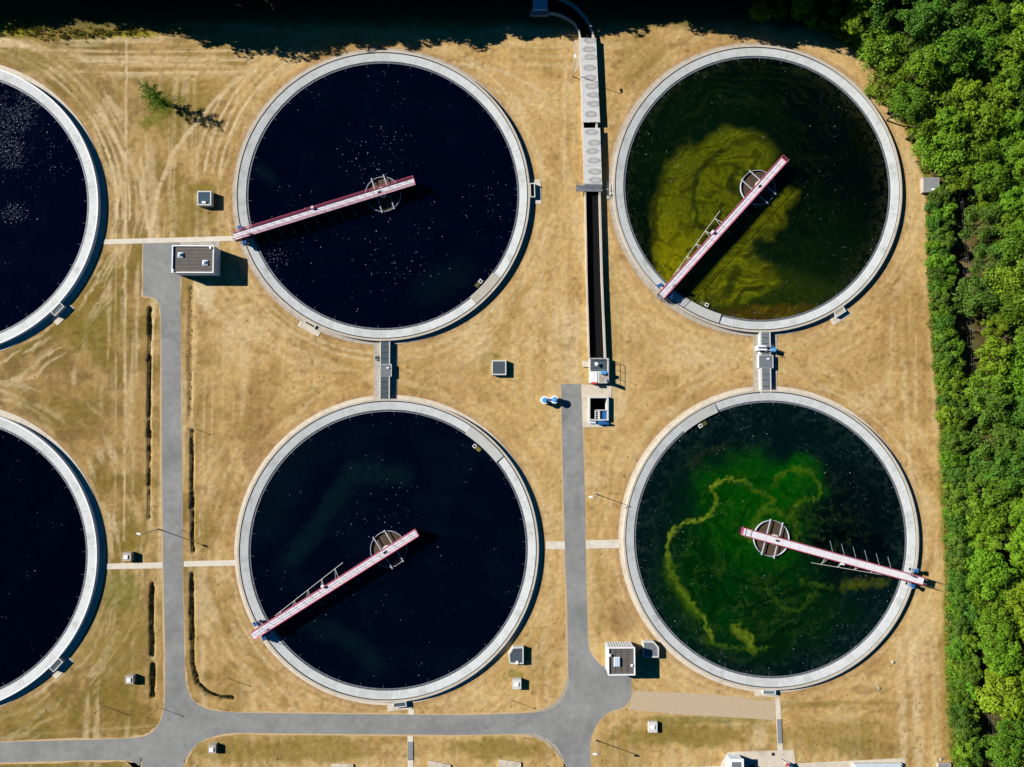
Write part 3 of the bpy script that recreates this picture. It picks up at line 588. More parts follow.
# ---------------------------------------------------------------- scraper bridges
def bridge(key, A_px, B_px, label, rods, frame_side, L1=25.3, L2=5.7, arm=True):
    cx, cy = TANKS[key]; a = Vector(P(*A_px, 2.05)); b_ = Vector(P(*B_px, 2.05)); d = (a-b_).normalized(); th = math.atan2(d.y, d.x)
    T = thing('scraper_bridge', label, 'scraper bridge', (cx, cy, 0), th, 'rotating scraper bridges'); A = lambda: MB()
    ln = L1+L2; mid = (L1-L2)/2
    off = (Vector((cx, cy))-b_).dot(Vector((-d.y, d.x)))   # sideways offset of the deck axis from the tank centre
    off = 0
    dk = A()
    for k in range(22):
        x = -L2+ln*(k+.5)/22; dk.box((x, off, 2.0), (ln/22-.035, 1.16, .06))
    dk.build('deck', M['deck'], T)
    for s in (-1, 1):
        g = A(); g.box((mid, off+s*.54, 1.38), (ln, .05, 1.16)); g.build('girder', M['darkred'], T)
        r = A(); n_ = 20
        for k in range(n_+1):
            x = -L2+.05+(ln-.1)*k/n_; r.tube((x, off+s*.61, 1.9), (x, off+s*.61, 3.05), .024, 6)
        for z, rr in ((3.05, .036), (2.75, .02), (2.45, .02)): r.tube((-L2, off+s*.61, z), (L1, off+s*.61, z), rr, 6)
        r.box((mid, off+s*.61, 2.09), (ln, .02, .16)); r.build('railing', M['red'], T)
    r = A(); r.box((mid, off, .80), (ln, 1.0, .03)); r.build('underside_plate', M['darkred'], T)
    e = A()
    for z in (3.05, 2.5): e.tube((-L2, off-.61, z), (-L2, off+.61, z), .034, 6)
    e.box((-L2, off, 2.12), (.03, 1.14, .18)); e.build('end_rail', M['red'], T)
    # end carriage running on the rim
    e = A(); e.box((23.55, 0, 1.32), (.36, 3.0, .34)); e.box((23.55, 1.2, .98), (.24, .5, .4)); e.box((23.55, -1.2, .98), (.24, .5, .4)); ec = e.build('end_carriage', M['steel'], T)
    for s in (-1, 1):
        e = A(); e.tube((23.35, s*1.2, .87), (23.75, s*1.2, .87), .24, 16); e.build('wheel', M['dark'], ec)
    for s in (-1, 1):
        e = A(); e.box((24.0, s*1.25, 1.5), (.62, .5, .5)); e.tube((24.25, s*1.25, 1.5), (24.25, s*1.7, 1.5), .2, 10); e.build('drive_motor', M['blue'], ec)
    e = A()
    for k in range(5): e.box((L1+.06+.05*k, off, 1.75-.32*k), (.10, .62, .03))
    for s in (-1, 1): e.tube((L1+.02, off+s*.33, 2.9), (L1+.28, off+s*.33, .35), .026, 6)
    e.build('access_ladder', M['steel'], T)
    e = A(); e.box((L1-2.6, off+.36, 2.5), (.5, .22, .6)); e.build('control_box', M['steel'], T)
    # feed well in the middle
    f = A(); f.ring((0, 0), 2.91, 2.97, .25, .68, n=64); fw = f.build('feed_well', M['well'], T)
    for s in (-1, 1):
        f = A(); f.box((s*1.05, 0, .86), (.14, 5.9, .10)); f.box((s*1.05, 2.93, .87), (.2, .2, .16)); f.box((s*1.05, -2.93, .87), (.2, .2, .16)); f.build('cross_beam', M['well'], fw)
    f = A(); f.ring((0, 0), .42, 2.86, .30, .36, n=64); f.build('scum_layer', M['scum'], fw)
    f = A(); f.tube((0, 0, .2), (0, 0, 1.75), .55, 24); f.tube((0, .0, 1.5), (0, .0, 1.8), .85, 24); f.build('centre_column', M['rim'], T)
    f = A(); f.box((.4, off, 2.07), (.55, .32, .08)); f.build('slip_ring_cover', M['groove'], T)
    # scraper rods reaching out on one side
    for x in rods:
        rd = A(); rd.tube((x, off-frame_side*.6, 1.3), (x-.35, off-frame_side*2.2, .34), .028, 6); rd.build('scraper_rod', M['steel'], T)
    # tapering scum arm on the other side
    if arm:
        s = frame_side; x0, x1, y0, y1 = 21.0, 8.4, .7, 2.0
        sa = A(); sa.tube((x0, off+s*y0, 1.0), (x1-1, off+s*(y1+.12), .6), .04, 6)
        for k in range(5):
            x = 9.0+2.7*k; y = y0+(y1-y0)*(x0-x)/(x0-x1); z = 1.0-.35*(x0-x)/(x0-x1)
            sa.tube((x, off+s*.55, 1.5), (x, off+s*y, z), .035, 6); sa.tube((x+.55, off+s*.55, 1.5), (x, off+s*y, z), .022, 6)
        sa.build('scum_arm', M['rim'], T)
    q = A(); q.box((11.6, off+frame_side*.75, 2.15), (.45, .4, .5)); q.build('lamp_box', M['white'], T)
    return T
bridge('TL', (236, 236.5), (415, 181.5), 'scraper bridge with a broad maroon railing across the top dark blue tank', [5.6+2.1*k for k in range(8)], -1, arm=False)
bridge('BL', (255, 634.5), (416, 533), 'scraper bridge with pink rails across the navy tank between the roads', [7+2.3*k for k in range(5)]+[], -1)
bridge('TR', (664.5, 293), (787, 157), 'scraper bridge over the yellow-olive algae tank, pointing up to the right', [3+2.1*k for k in range(4)], -1)
bridge('BR', (918, 580.5), (741, 531.7), 'white-decked scraper bridge over the green algae tank, reaching towards the woods', [10+2.0*k for k in range(6)], -1)

# ---------------------------------------------------------------- outlet boxes on the tank walls
def outlet(key, px, label, wdt=2.0, dep=.8, z=None, cover='dark', pad=(3.4, 1.6), padoff=0.0, rim='rim'):
    cx, cy = TANKS[key]; z = z or (.66 if key not in ('WL', 'WB') else .8); p = Vector(P(*px, z)); u = (p-Vector((cx, cy))).normalized(); th = math.atan2(u.y, u.x)
    r0 = 24.63 if key not in ('WL', 'WB') else 24.41; o = Vector((cx, cy))+u*r0; A = lambda: MB()
    T = thing('outlet_box', label, 'outlet box', (o.x, o.y, 0), th, 'outlet boxes on the tank walls')
    poly = [(0, -wdt/2), (dep, -wdt/2), (dep, wdt/2), (0, wdt/2)]; t = .13; inn = [(t, -wdt/2+t), (dep-t, -wdt/2+t), (dep-t, wdt/2-t), (t, wdt/2-t)]
    A().frame(poly, inn, .05, z).build('wall', M[rim], T)
    b = A(); b.box((dep/2, 0, z-.12 if cover != 'dark' else .25), (dep-2*t-.002, wdt-2*t-.002, .04)); b.build('cover', M[cover], T)
    if cover == 'dark': b = A(); b.box((dep-.1, wdt/2-.1, z+.12), (.16, .16, .22)); b.build('valve_stem', M['white'], T)
    b = A(); b.prism([(.61, -pad[0]/2+padoff), (pad[1], -pad[0]/2+padoff), (pad[1], pad[0]/2+padoff), (.61, pad[0]/2+padoff)], -.05, .058); b.build('footing', M['concrete'], T)
    return T
outlet('TL', (533.5, 190), 'open outlet box with a pale frame right of the top dark blue tank', 2.4, .85, padoff=-.1, pad=(4.2, 1.9))
outlet('WL', (56, 308), 'grated outlet box on the lower right wall of the upper left-edge tank', 2.2, 1.0, cover='grate', pad=(3.9, 2.0), padoff=-.2)
outlet('WB', (56, 665), 'grated outlet box on the lower right wall of the lower left-edge tank', 2.2, 1.0, cover='grate', pad=(3.9, 2.0), padoff=-.2)
outlet('TL', (310, 325), 'weedy outlet recess on the lower left wall of the top dark blue tank', 1.9, .6, z=.3, cover='ditchweed', pad=(3.9, 1.5), padoff=.1)
outlet('TR', (843, 316), 'pale covered outlet box on the lower right wall of the olive algae tank', 1.9, .95, cover='beige', pad=(3.6, 1.9), padoff=-.1)
outlet('TR', (612, 189), 'narrow open outlet box between the olive algae tank and the open channel', 1.9, .45, z=.4, cover='dark', pad=(3.2, 1.0))
outlet('BL', (400, 706), 'dark covered outlet box at the bottom wall of the navy tank by the road', 2.1, .85, cover='grate', pad=(4.0, 1.55), padoff=-.2)
outlet('BR', (769.5, 694), 'grey covered outlet box at the bottom wall of the green algae tank', 2.1, .75, cover='grate2', pad=(4.0, 1.3), padoff=-.2)

# ---------------------------------------------------------------- covered channels between the tanks
def link_channel(x0, x1, xm0, xm1, y0, y1, ym0, ym1, label, light, z=.72):
    c = P((x0+x1)/2, (y0+y1)/2, 0); T = thing('covered_channel', label, 'channel', (c[0], c[1], 0), 0, 'covered channels between tanks'); A = lambda: MB((c[0], c[1], 0))
    ax0, ay0 = P(x0, y0, z); ax1, ay1 = P(x1, y1, z); bx0, by0 = P(xm0, ym0, z); bx1, by1 = P(xm1, ym1, z); gt = M['grate2' if light else 'grate']; t = .16
    for q0, q1, xa, xb in ((ay0, by0, ax0, ax1), (by1, ay1, ax0, ax1)):
        b = A(); w_ = .34 if light else .16
        b.box((xa+w_/2, (q0+q1)/2, z/2), (w_, abs(q1-q0), z)); b.box((xb-t/2, (q0+q1)/2, z/2), (t, abs(q1-q0), z)); b.build('wall', M['rim'], T)
        b = A(); m_ = max(2, round(abs(q1-q0)/.95))
        for k in range(m_):
            ya = q0+(q1-q0)*k/m_; yb = q0+(q1-q0)*(k+1)/m_; b.box(((xa+w_+xb-t)/2, (ya+yb)/2, z-.06), (xb-xa-t-w_-.004, abs(yb-ya)-.06, .05))
        b.build('grating', gt, T)
        b = A(); b.box(((xa+xb)/2, (q0+q1)/2, .2), (xb-xa-.3, abs(q1-q0), .3)); b.build('channel_bed', M['dark'], T)
    b = A(); b.box(((bx0+bx1)/2, (by0+by1)/2, z/2), (bx1-bx0, abs(by1-by0), z)); ch = b.build('chamber', M['rim'], T)
    b = A(); b.box(((bx0+bx1)/2-.08, (by0+by1)/2, z+.03), (bx1-bx0-.35, abs(by1-by0)-.15, .055)); b.build('grating', M['grate2'], ch)
    b = A(); b.box(((bx0+bx1)/2+.35, by0-.65, z+.12), (.42, .22, .14)); b.build('hatch_handle', M['white'], ch)
    p = [P(x0-6.2, y0-1), P(x0+.5, y0-1), P(x0+.5, y1+2), P(x0-6.2, y1+2)]
    b = A(); b.prism(p, -.05, .050); b.build('footing', M['oldconc'], T)
    w2 = 5.5 if light else 7.5; p = [P(x1-.5, y0+1), P(x1+w2, y0+1), P(x1+w2, y1+1), P(x1-.5, y1+1)]
    b = A(); b.prism(p, -.05, .050); b.build('footing', M['oldconc'], T)
    return T
link_channel(380.0, 389.6, 380, 391.5, 341.5, 399, 364, 376.5, 'dark grated channel joining the two dark blue tanks in the middle', False)
link_channel(759.5, 771.5, 758.5, 773.4, 332, 392.5, 355, 368, 'pale rimmed grated channel joining the two green algae tanks', True)
# pipes and drive on the eastern channel
p = P(765, 350); T = thing('pipe_manifold', 'white twin pipes with a blue actuator crossing the channel between the green tanks', 'pipe', (p[0], p[1], 0)); A = lambda: MB((p[0], p[1], 0))
for s in (0, .55):
    y = p[1]+.5-s; A().tube((P(754.5, 347)[0], y, 1.15), (P(764, 347)[0], y, 1.15), .17, 10).build('pipe', M['white'], T)
A().box((P(755.5, 347)[0], p[1]+.22, .6), (.2, .7, 1.1)).build('bracket', M['white'], T)
b = A(); x, y = P(773.5, 349.5, 1); b.tube((x, y, .05), (x, y, 1.15), .42, 14); b.build('actuator', M['lblue'], T)
b = A()
for dy in (.6, -.3):
    for k in (0, 1): b.tube((P(762, 350)[0]+k*1.3, y+dy, .72), (P(762, 350)[0]+k*1.3, y+dy, 1.7), .035, 6)
    b.tube((P(762, 350)[0], y+dy, 1.7), (P(762, 350)[0]+1.3, y+dy, 1.7), .035, 6)
b.build('handrail', M['steel'], T)
p = P(377, 358); T = thing('meter_box', 'small pale meter box beside the dark grated channel', 'box', (p[0], p[1], 0)); b = MB((p[0], p[1], 0)); b.box((p[0], p[1], .3), (.55, .8, .5)); b.build('casing', M['oldconc'], T)
b = MB((p[0], p[1], 0)); b.box((p[0], p[1], .58), (.4, .5, .05)); b.build('lid', M['glass'], T)

# ---------------------------------------------------------------- concrete supply channel from the top edge
def supply_channel():
    z = .75; T = thing('open_channel', 'long concrete channel curving in from the top edge, half covered with stained slabs', 'channel', (*P(592, 200), 0)); lo = (*P(592, 200), 0); A = lambda: MB(lo)
    arcp = lambda q: [tuple(v) for v in smooth_poly(q, 4, (q[0], q[-1]))][:4*(len(q)-1)+1]
    L_out = arcp([(549, -9), (561, -3), (574, 4), (585, 15), (591.5, 26), (594.8, 38)]); L_in = arcp([(547, 12.6), (556, 13.6), (565, 17), (573, 22), (577.5, 29), (580, 38)])
    right = [P(*q, z) for q in L_out+[(596.5, 100), (600.5, 186), (603, 280), (606.3, 358)]]
    left = [P(*q, z) for q in L_in+[(581.5, 100), (584.6, 186), (586.3, 280), (588.6, 358)]]
    def wall(line, th, side, name='wall'):
        b = A(); n_ = len(line); inn = []
        for i in range(n_):
            a = Vector(line[max(0, i-1)]); c = Vector(line[min(n_-1, i+1)]); t = (c-a).normalized(); inn.append((line[i][0]+side*t.y*th, line[i][1]-side*t.x*th))
        for i in range(n_-1):
            q = [line[i], line[i+1], inn[i+1], inn[i]]; n0 = len(b.v)
            b.add([(*v, -.4) for v in q]+[(*v, z) for v in q], [(0, 1, 5, 4), (2, 3, 7, 6), (4, 5, 6, 7)]+([(3, 0, 4, 7)] if i == 0 else [])+([(1, 2, 6, 5)] if i == n_-2 else []))
        return b.build(name, M['strip'], T)
    wall(right, .30, 1); wall(left, .22, -1)
    b = A(); n_ = len(right)
    for i in range(n_-1):
        b.add([(*left[i], .03), (*left[i+1], .03), (*right[i+1], .03), (*right[i], .03)], [(0, 1, 2, 3)])
    b.build('channel_bed', M['dark'], T)
    # cover slabs
    def cover(y0, y1, x00, x01, x10, x11, n_):
        for k in range(n_):
            f0, f1 = k/n_, (k+1)/n_; ya, yb = y0+(y1-y0)*f0+.08, y0+(y1-y0)*f1-.08
            q = [P(x00+(x10-x00)*f0, ya, .85), P(x01+(x11-x01)*f0, ya, .85), P(x01+(x11-x01)*f1, yb, .85), P(x00+(x10-x00)*f1, yb, .85)]
            b = A(); b.prism(q, z+.002, z+.16); b.build('cover_slab', M['slab'], T)
    cover(38, 103, 579.5, 596, 582, 599, 3); cover(103, 122.5, 582, 599, 582.3, 600, 1); cover(128, 184.5, 582.3, 600, 584, 602, 3)
    b = A(); x0, y0 = P(576, 185, .9); x1, y1 = P(602, 191.5, .9)
    b.box(((x0+x1)/2, (y0+y1)/2, .86), (x1-x0, abs(y1-y0), .06)); b.build('grate_walkway', M['grate2'], T)
    b = A()
    for yy in (y0-.05, y1+.05):
        b.tube((x0, yy, 1.9), (x1, yy, 1.9), .03, 6); b.tube((x0, yy, 1.4), (x1, yy, 1.4), .025, 6)
        for k in range(4): b.tube((x0+(x1-x0)*k/3, yy, .86), (x0+(x1-x0)*k/3, yy, 1.9), .03, 6)
    b.build('handrail', M['steel'], T)
    b = A(); q = [P(566, 50), P(579.5, 50), P(579.5, 70), P(574, 70)]; b.prism([P(574, 40), P(580.5, 40), P(580.5, 66), P(574.5, 74)], -.05, .04); b.build('footing', M['gravel'], T)
    # stains on the slabs: dried puddle rings
    return T
# slabs with dried oval puddle rings
m = mat('stained_slab', lin(222, 222, 222, K), var=.05, scale=1.0, bump=.15); n = m.node_tree; L = n.links; bs = n.nodes['Principled BSDF']; tc = [x for x in n.nodes if x.type == 'TEX_COORD'][0]
sx_ = n.nodes.new('ShaderNodeSeparateXYZ'); L.new(tc.outputs['Object'], sx_.inputs[0]); cx_ = n.nodes.new('ShaderNodeMath'); cx_.operation = 'MULTIPLY_ADD'; cx_.inputs[1].default_value = .0343; L.new(sx_.outputs[1], cx_.inputs[0]); L.new(sx_.outputs[0], cx_.inputs[2])
cm_ = n.nodes.new('ShaderNodeCombineXYZ'); L.new(cx_.outputs[0], cm_.inputs[0]); L.new(sx_.outputs[1], cm_.inputs[1])
mp = n.nodes.new('ShaderNodeMapping'); mp.inputs['Scale'].default_value = (.30, .62, 1); mp.inputs['Location'].default_value = (1.0-.072-.1, .2-.1, 0); L.new(cm_.outputs[0], mp.inputs['Vector'])
nz = n.nodes.new('ShaderNodeTexNoise'); nz.inputs['Scale'].default_value = 1.4; L.new(tc.outputs['Object'], nz.inputs['Vector'])
ad = n.nodes.new('ShaderNodeVectorMath'); ad.operation = 'MULTIPLY_ADD'; ad.inputs[1].default_value = (.22, .22, 0); L.new(nz.outputs['Color'], ad.inputs[0]); L.new(mp.outputs[0], ad.inputs[2])
vo = n.nodes.new('ShaderNodeTexVoronoi'); vo.voronoi_dimensions = '2D'; vo.inputs['Scale'].default_value = 1.0; vo.inputs['Randomness'].default_value = .25; L.new(ad.outputs[0], vo.inputs['Vector'])
cr = n.nodes.new('ShaderNodeValToRGB'); e = cr.color_ramp.elements; e[0].position = 0; e[0].color = (.82, .82, .8, 1); e[1].position = .5; e[1].color = (1, 1, 1, 1)
for ps, v_ in ((.19, .72), (.27, .55), (.31, .62), (.36, 1)): q = e.new(ps); q.color = (v_, v_, v_*.98, 1)
L.new(vo.outputs['Distance'], cr.inputs[0]); mx = n.nodes.new('ShaderNodeMix'); mx.data_type = 'RGBA'; mx.blend_type = 'MULTIPLY'; mx.inputs[0].default_value = 1
old = bs.inputs['Base Color'].links[0].from_socket; L.new(old, mx.inputs[6]); L.new(cr.outputs[0], mx.inputs[7]); L.new(mx.outputs[2], bs.inputs['Base Color'])
M['slab'] = m
supply_channel()

def rect_box(p0, p1, z0, z1, m, name, T, lo, inset=0):
    x0, y0 = P(*p0, z1); x1, y1 = P(*p1, z1); b = MB(lo); b.box(((x0+x1)/2, (y0+y1)/2, (z0+z1)/2), (abs(x1-x0)-inset, abs(y1-y0)-inset, z1-z0)); return b.build(name, M[m], T)

# intake structure by the top edge
lo = (*P(540, 6), 0); T = thing('intake_chamber', 'shaded concrete intake chamber at the top edge beside the channel mouth', 'concrete chamber', lo)
rect_box((533, -22), (547.5, 9.5), 0, .95, 'wallp', 'chamber', T, lo); rect_box((530, 9.6), (549, 15), 0, .6, 'oldconc', 'step', T, lo)

# gate platform at the foot of the channel
lo = (*P(598, 371), 0); T = thing('gate_platform', 'steel and concrete gate platform at the lower end of the open channel', 'platform', lo)
rect_box((589.5, 358), (608.5, 383.2), 0, .85, 'rim', 'base', T, lo)
g = rect_box((590.5, 359), (606.3, 370.8), .852, .93, 'grate', 'grating', T, lo)
for k in range(3): rect_box((590.6, 362.5+3.6*k), (606.2, 362.8+3.6*k), .932, .96, 'steel', 'bar', g, lo)
rect_box((590.2, 372), (593.8, 382.4), .852, .92, 'white', 'cover_plate', T, lo); rect_box((594.2, 372), (597, 382.4), .852, .92, 'white', 'cover_plate', T, lo)
rect_box((599, 372), (607, 382.4), .852, .90, 'oldconc', 'cover_plate', T, lo)
b = MB(lo); x, y = P(603.5, 372.5, 1.2); b.box((x, y, 1.15), (.85, .55, .5)); b.tube((x+.45, y, 1.15), (x+.75, y, 1.15), .2, 12); b.build('gate_motor', M['lblue'], T)
b = MB(lo); x, y = P(596, 364, 1.2); b.tube((x, y, .9), (x, y, 1.5), .08, 8); b.tube((x, y, 1.48), (x, y, 1.54), .3, 14); b.build('hand_wheel', M['white'], T)
b = MB(lo); x, y = P(594.5, 383.2, 1.2); b.tube((x-.5, y, 1.1), (x+.35, y, 1.1), .2, 10); b.build('warning_light', M['ruby'], T)
b = MB(lo); x, y = P(606, 381, 1.2); b.box((x, y, 1.4), (.06, .75, 1.4), .3); b.build('notice_board', M['steel'], T)
b = MB(lo)
pts = [P(590, 358.5, .9), P(608, 358.5, .9), P(608, 383, .9)]
for a, c in zip(pts[:-1], pts[1:]):
    for z in (1.9, 1.4): b.tube((*a, z), (*c, z), .028, 6)
    for k in range(4): q = Vector(a).lerp(Vector(c), k/3); b.tube((q.x, q.y, .85), (q.x, q.y, 1.9), .03, 6)
b.build('handrail', M['steel'], T)
path_px([(582.5, 361), (589.2, 361), (589.2, 367), (582.5, 367)], 'concrete', .25, 'step_slab')

# pump pit with pad
lo = (*P(600, 409), 0); T = thing('pump_pit', 'open square pump pit in a pale concrete pad beside the end of the road', 'pit', lo)
def ringslab(outer, inner, z0, z1, m, name): b = MB(lo); b.frame([P(*q, z1) for q in outer], [P(*q, z1) for q in inner], z0, z1); return b.build(name, M[m], T)
ringslab([(581.6, 384.8), (612, 384.8), (609.5, 427), (582.8, 427.5)], [(589.4, 397.4), (607.8, 397.4), (607.8, 420), (589.4, 420)], -.05, .06, 'concrete', 'pad')
ringslab([(588.8, 396.6), (608.6, 396.6), (608.6, 420.6), (588.8, 420.6)], [(590.2, 398), (607, 398), (607, 419.2), (590.2, 419.2)], -2.8, .62, 'rim', 'wall')
b = MB(lo); x0, y0 = P(590, 398); x1, y1 = P(607.3, 419.5); b.box(((x0+x1)/2, (y0+y1)/2, -2.7), (x1-x0-.1, y0-y1-.1, .1)); b.build('pit_floor', M['dark'], T)
rect_box((600.2, 410.6), (606.8, 419.0), .1, .35, 'blue', 'blue_shaded_step', T, lo)  # step inside the pit; the blue of its shade is painted on as colour
rect_box((596.8, 409.6), (607, 410.6), -1, .6, 'rim', 'dividing_wall', T, lo); rect_box((598.8, 410.7), (600, 419.2), -1, .6, 'rim', 'dividing_wall', T, lo)
b = MB(lo)
for yy in (411.5, 413.5, 415.5, 417.5): a = P(595, yy, .5); c = P(598.8, yy, .5); b.tube((*a, .5), (*c, .5), .04, 6)
a = P(595.2, 410, .5); c = P(595.2, 419, .5); b.tube((*a, .5), (*c, .5), .05, 6); b.build('ladder', M['white'], T)
b = MB(lo); x, y = P(602, 422.5, .5); b.box((x, y, .35), (1.2, .7, .6), .1); b.tube((x+.5, y-.1, .5), (x+1.1, y-.2, .5), .2, 10); b.build('pump', M['blue'], T)
b = MB(lo); x, y = P(592.5, 421.8, .3); b.box((x, y, .2), (1.1, .55, .3)); b.build('pipe_stub', M['wallp'], T)

# white and blue drums
lo = (*P(551, 402), 0); T = thing('vent_drums', 'pair of white rimmed blue vent drums in the grass left of the road end', 'vent', lo)
d0 = P(544.5, 400, 1.5); d1 = P(554.5, 399.5, 1.5)
for q in (d0, d1):
    b = MB(lo); b.tube((*q, .0), (*q, 1.3), .58, 20); b.tube((*q, 1.3), (*q, 1.42), .66, 20); dr = b.build('drum', M['white'], T)
    b = MB(lo); b.tube((*q, 1.42), (*q, 1.62), .46, 16, .36); b.build('hood', M['lblue'], dr)
b = MB(lo); b.box(((d0[0]+d1[0])/2, (d0[1]+d1[1])/2, 1.30), (1.3, .5, .22)); cb = b.build('connecting_duct', M['white'], T)
b = MB(lo); b.box(((d0[0]+d1[0])/2, (d0[1]+d1[1])/2, 1.44), (1.2, .34, .1)); b.build('duct_lid', M['blue'], cb)

# ---------------------------------------------------------------- service buildings
def service_building(p0, p1, h, label, roofcol, seams, skylights, vents, ribs):
    x0, y0 = P(*p0, h); x1, y1 = P(*p1, h); cx, cy = (x0+x1)/2, (y0+y1)/2; lx, ly = x1-x0, y0-y1; lo = (cx, cy, 0); T = thing('service_building', label, 'building', lo)
    A = lambda: MB(lo); b = A(); b.box((cx, cy, (h-.3)/2), (lx-.12, ly-.12, h-.3)); wl = b.build('wall', M['wallp'], T)
    b = A()
    if ribs:
        for k in range(int(lx/.42)):
            for s in (-1, 1): b.box((x0+.25+.42*k, cy+s*(ly/2-.045), (h-.3)/2+.01), (.2, .05, h-.34))
        for k in range(int(ly/.42)):
            for s in (-1, 1): b.box((cx+s*(lx/2-.045), y1+.25+.42*k, (h-.3)/2+.01), (.05, .2, h-.34))
        b.build('wall_ribs', M['white'], wl); wl.data.materials[0] = M['slate']
    b = A(); b.frame([(x0, y0), (x1, y0), (x1, y1), (x0, y1)], [(x0+.16, y0-.16), (x1-.16, y0-.16), (x1-.16, y1+.16), (x0+.16, y1+.16)], h-.32, h); b.build('parapet', M['white'], T)
    b = A(); b.box((cx, cy, h-.27), (lx-.33, ly-.33, .10)); rf = b.build('roof', M['roof'], T)
    b = A()
    for k in range(seams):
        if lx > ly: b.box((cx, y1+.22+(ly-.44)*(k+1)/(seams+1), h-.21), (lx-.46, .05, .02))
        else: b.box((x0+.22+(lx-.44)*(k+1)/(seams+1), cy, h-.21), (.05, ly-.46, .02))
    b.build('roof_seams', M['groove'] if False else M['roof2'], rf)
    for (sx, sy, wx, wy, pyr) in skylights:
        X_, Y_ = x0+lx*sx, y0-ly*sy; b = A(); b.box((X_, Y_, h-.14), (wx+.12, wy+.12, .16)); sk = b.build('skylight', M['white'], rf)
        b = A(); z = h-.06
        if pyr: b.add([(X_-wx/2, Y_-wy/2, z), (X_+wx/2, Y_-wy/2, z), (X_+wx/2, Y_+wy/2, z), (X_-wx/2, Y_+wy/2, z), (X_, Y_, z+.32)], [(0, 1, 4), (1, 2, 4), (2, 3, 4), (3, 0, 4), (3, 2, 1, 0)])
        else: b.box((X_, Y_, z+.08), (wx, wy, .15))
        b.build('dome', M['dome'], sk)
    for (sx, sy) in vents:
        X_, Y_ = x0+lx*sx, y0-ly*sy; b = A(); b.tube((X_, Y_, h-.22), (X_, Y_, h+.12), .14, 10); b.tube((X_, Y_, h+.12), (X_, Y_, h+.2), .24, 12, .1); b.build('vent', M['white'], rf)
    b = A(); b.box((x0-.02 if not ribs else cx, cy-.3 if not ribs else y1-.02, 1.02), (.08 if not ribs else 1.0, 1.0 if not ribs else .08, 2.04)); dr = b.build('door', M['steel'], T)
    return T
M['slate'] = mat('slate_blue_wall', (.26, .32, .39), var=.05); M['roof2'] = mat('roof_seam', lin(74, 66, 62, K), var=.1); M['fencep'] = mat('fence_steel', (.12, .13, .12), var=.2); M['dome'] = mat('skylight_dome', (.45, .56, .66), rough=.25, var=.05, spec=.5)
service_building((172, 245.2), (213.4, 272.8), 2.85, 'flat-roofed service building with two pyramid skylights at the top of the west road', 0, 6, [(.20, .35, .72, .72, True), (.79, .63, .72, .72, True)], [(.93, .09), (.045, .93)], False)
service_building((608, 647.6), (635.3, 675.4), 2.9, 'ribbed white service building with a square dark roof by the road junction', 0, 3, [(.33, .52, .85, 1.35, False)], [(.07, .27), (.88, .64)], True)

# ---------------------------------------------------------------- small chambers
def chamber(poly_px, h, label, cover, m='rim', t=.2, recess=.06, lid=None, group=None, name='inspection_chamber', cat='inspection chamber', extra=None):
    pts = [Vector(P(*q, h)) for q in poly_px]; c = sum(pts, Vector((0, 0)))/len(pts); lo = (c.x, c.y, 0); T = thing(name, label, cat, lo, 0, group)
    inn = [tuple(c+(p-c)*(1-t/((p-c).length*.72))) for p in pts]; b = MB(lo); b.frame([tuple(p) for p in pts], inn, -.05, h); b.build('wall', M[m], T)
    b = MB(lo); b.prism([tuple(c+(Vector(p)-c)*.995) for p in inn], .02, h-recess); b.build('cover', M[cover], T)
    if lid:
        b = MB(lo); x, y = P(*lid[0], h); b.box((x, y, h+.05), (lid[1], lid[2], .14)); b.build('lid', M['white'], T)
    return T
R4 = lambda x0, y0, x1, y1: [(x0, y0), (x1, y0), (x1, y1), (x0, y1)]
chamber(R4(197.2, 190.8, 211.2, 205.2), 1.05, 'pale chamber with dark glass lid above the service building in the west grass', 'glass', lid=((204, 202.5), .6, .35))
chamber(R4(491.8, 360.2, 506.3, 375), .8, 'square chamber with a dark cover standing alone in dry grass between the middle tanks', 'grate')
chamber([(513, 647), (523.6, 647), (523.6, 664), (509.5, 664), (508.2, 654.5)], .85, 'five-sided chamber with dark grating at the lower right of the navy tank', 'grate', lid=((517, 662.5), .4, .5))
chamber([(643, 641.3), (653.8, 641.3), (659, 647.3), (659, 657.6), (643.5, 657.6)], .9, 'five-sided chamber in the shade of the ribbed service building', 'grate2')
chamber(R4(923.4, 177.4, 939.2, 192), .9, 'grey metal-topped cabinet at the edge of the woods by the right algae tank', 'steel', m='oldconc', t=.08, recess=.02, name='metal_cabinet', cat='cabinet', lid=((933.5, 189.5), .5, .3))
def shaft(x0, y0, x1, y1, h, label, lid_px, m='oldconc'):
    chamber(R4(x0, y0, x1, y1), h, label, m, m=m, t=.1, recess=.01, lid=(lid_px, .62, .62), group='small concrete vent shafts', name='vent_shaft', cat='vent shaft')
shaft(122.3, 552.6, 131, 561.0, .9, 'small vent shaft beside the white path at the lower left tank', (126, 557))
shaft(125.0, 675.6, 133.2, 684.0, .9, 'small vent shaft in the lower left grass near the ditch end', (129, 680))
shaft(208.2, 744.8, 215.6, 753.4, .8, 'small vent shaft on the grass island below the road bend', (211.5, 749.6))
shaft(512.4, 679.6, 521.2, 689.2, .85, 'small vent shaft below the five-sided chamber near the navy tank', (516.6, 684.4), 'rim')
shaft(648.6, 722.4, 657.4, 732.6, .6, 'small pale vent shaft on the green grass below the tan gravel strip', (652.6, 727.2), 'rim')

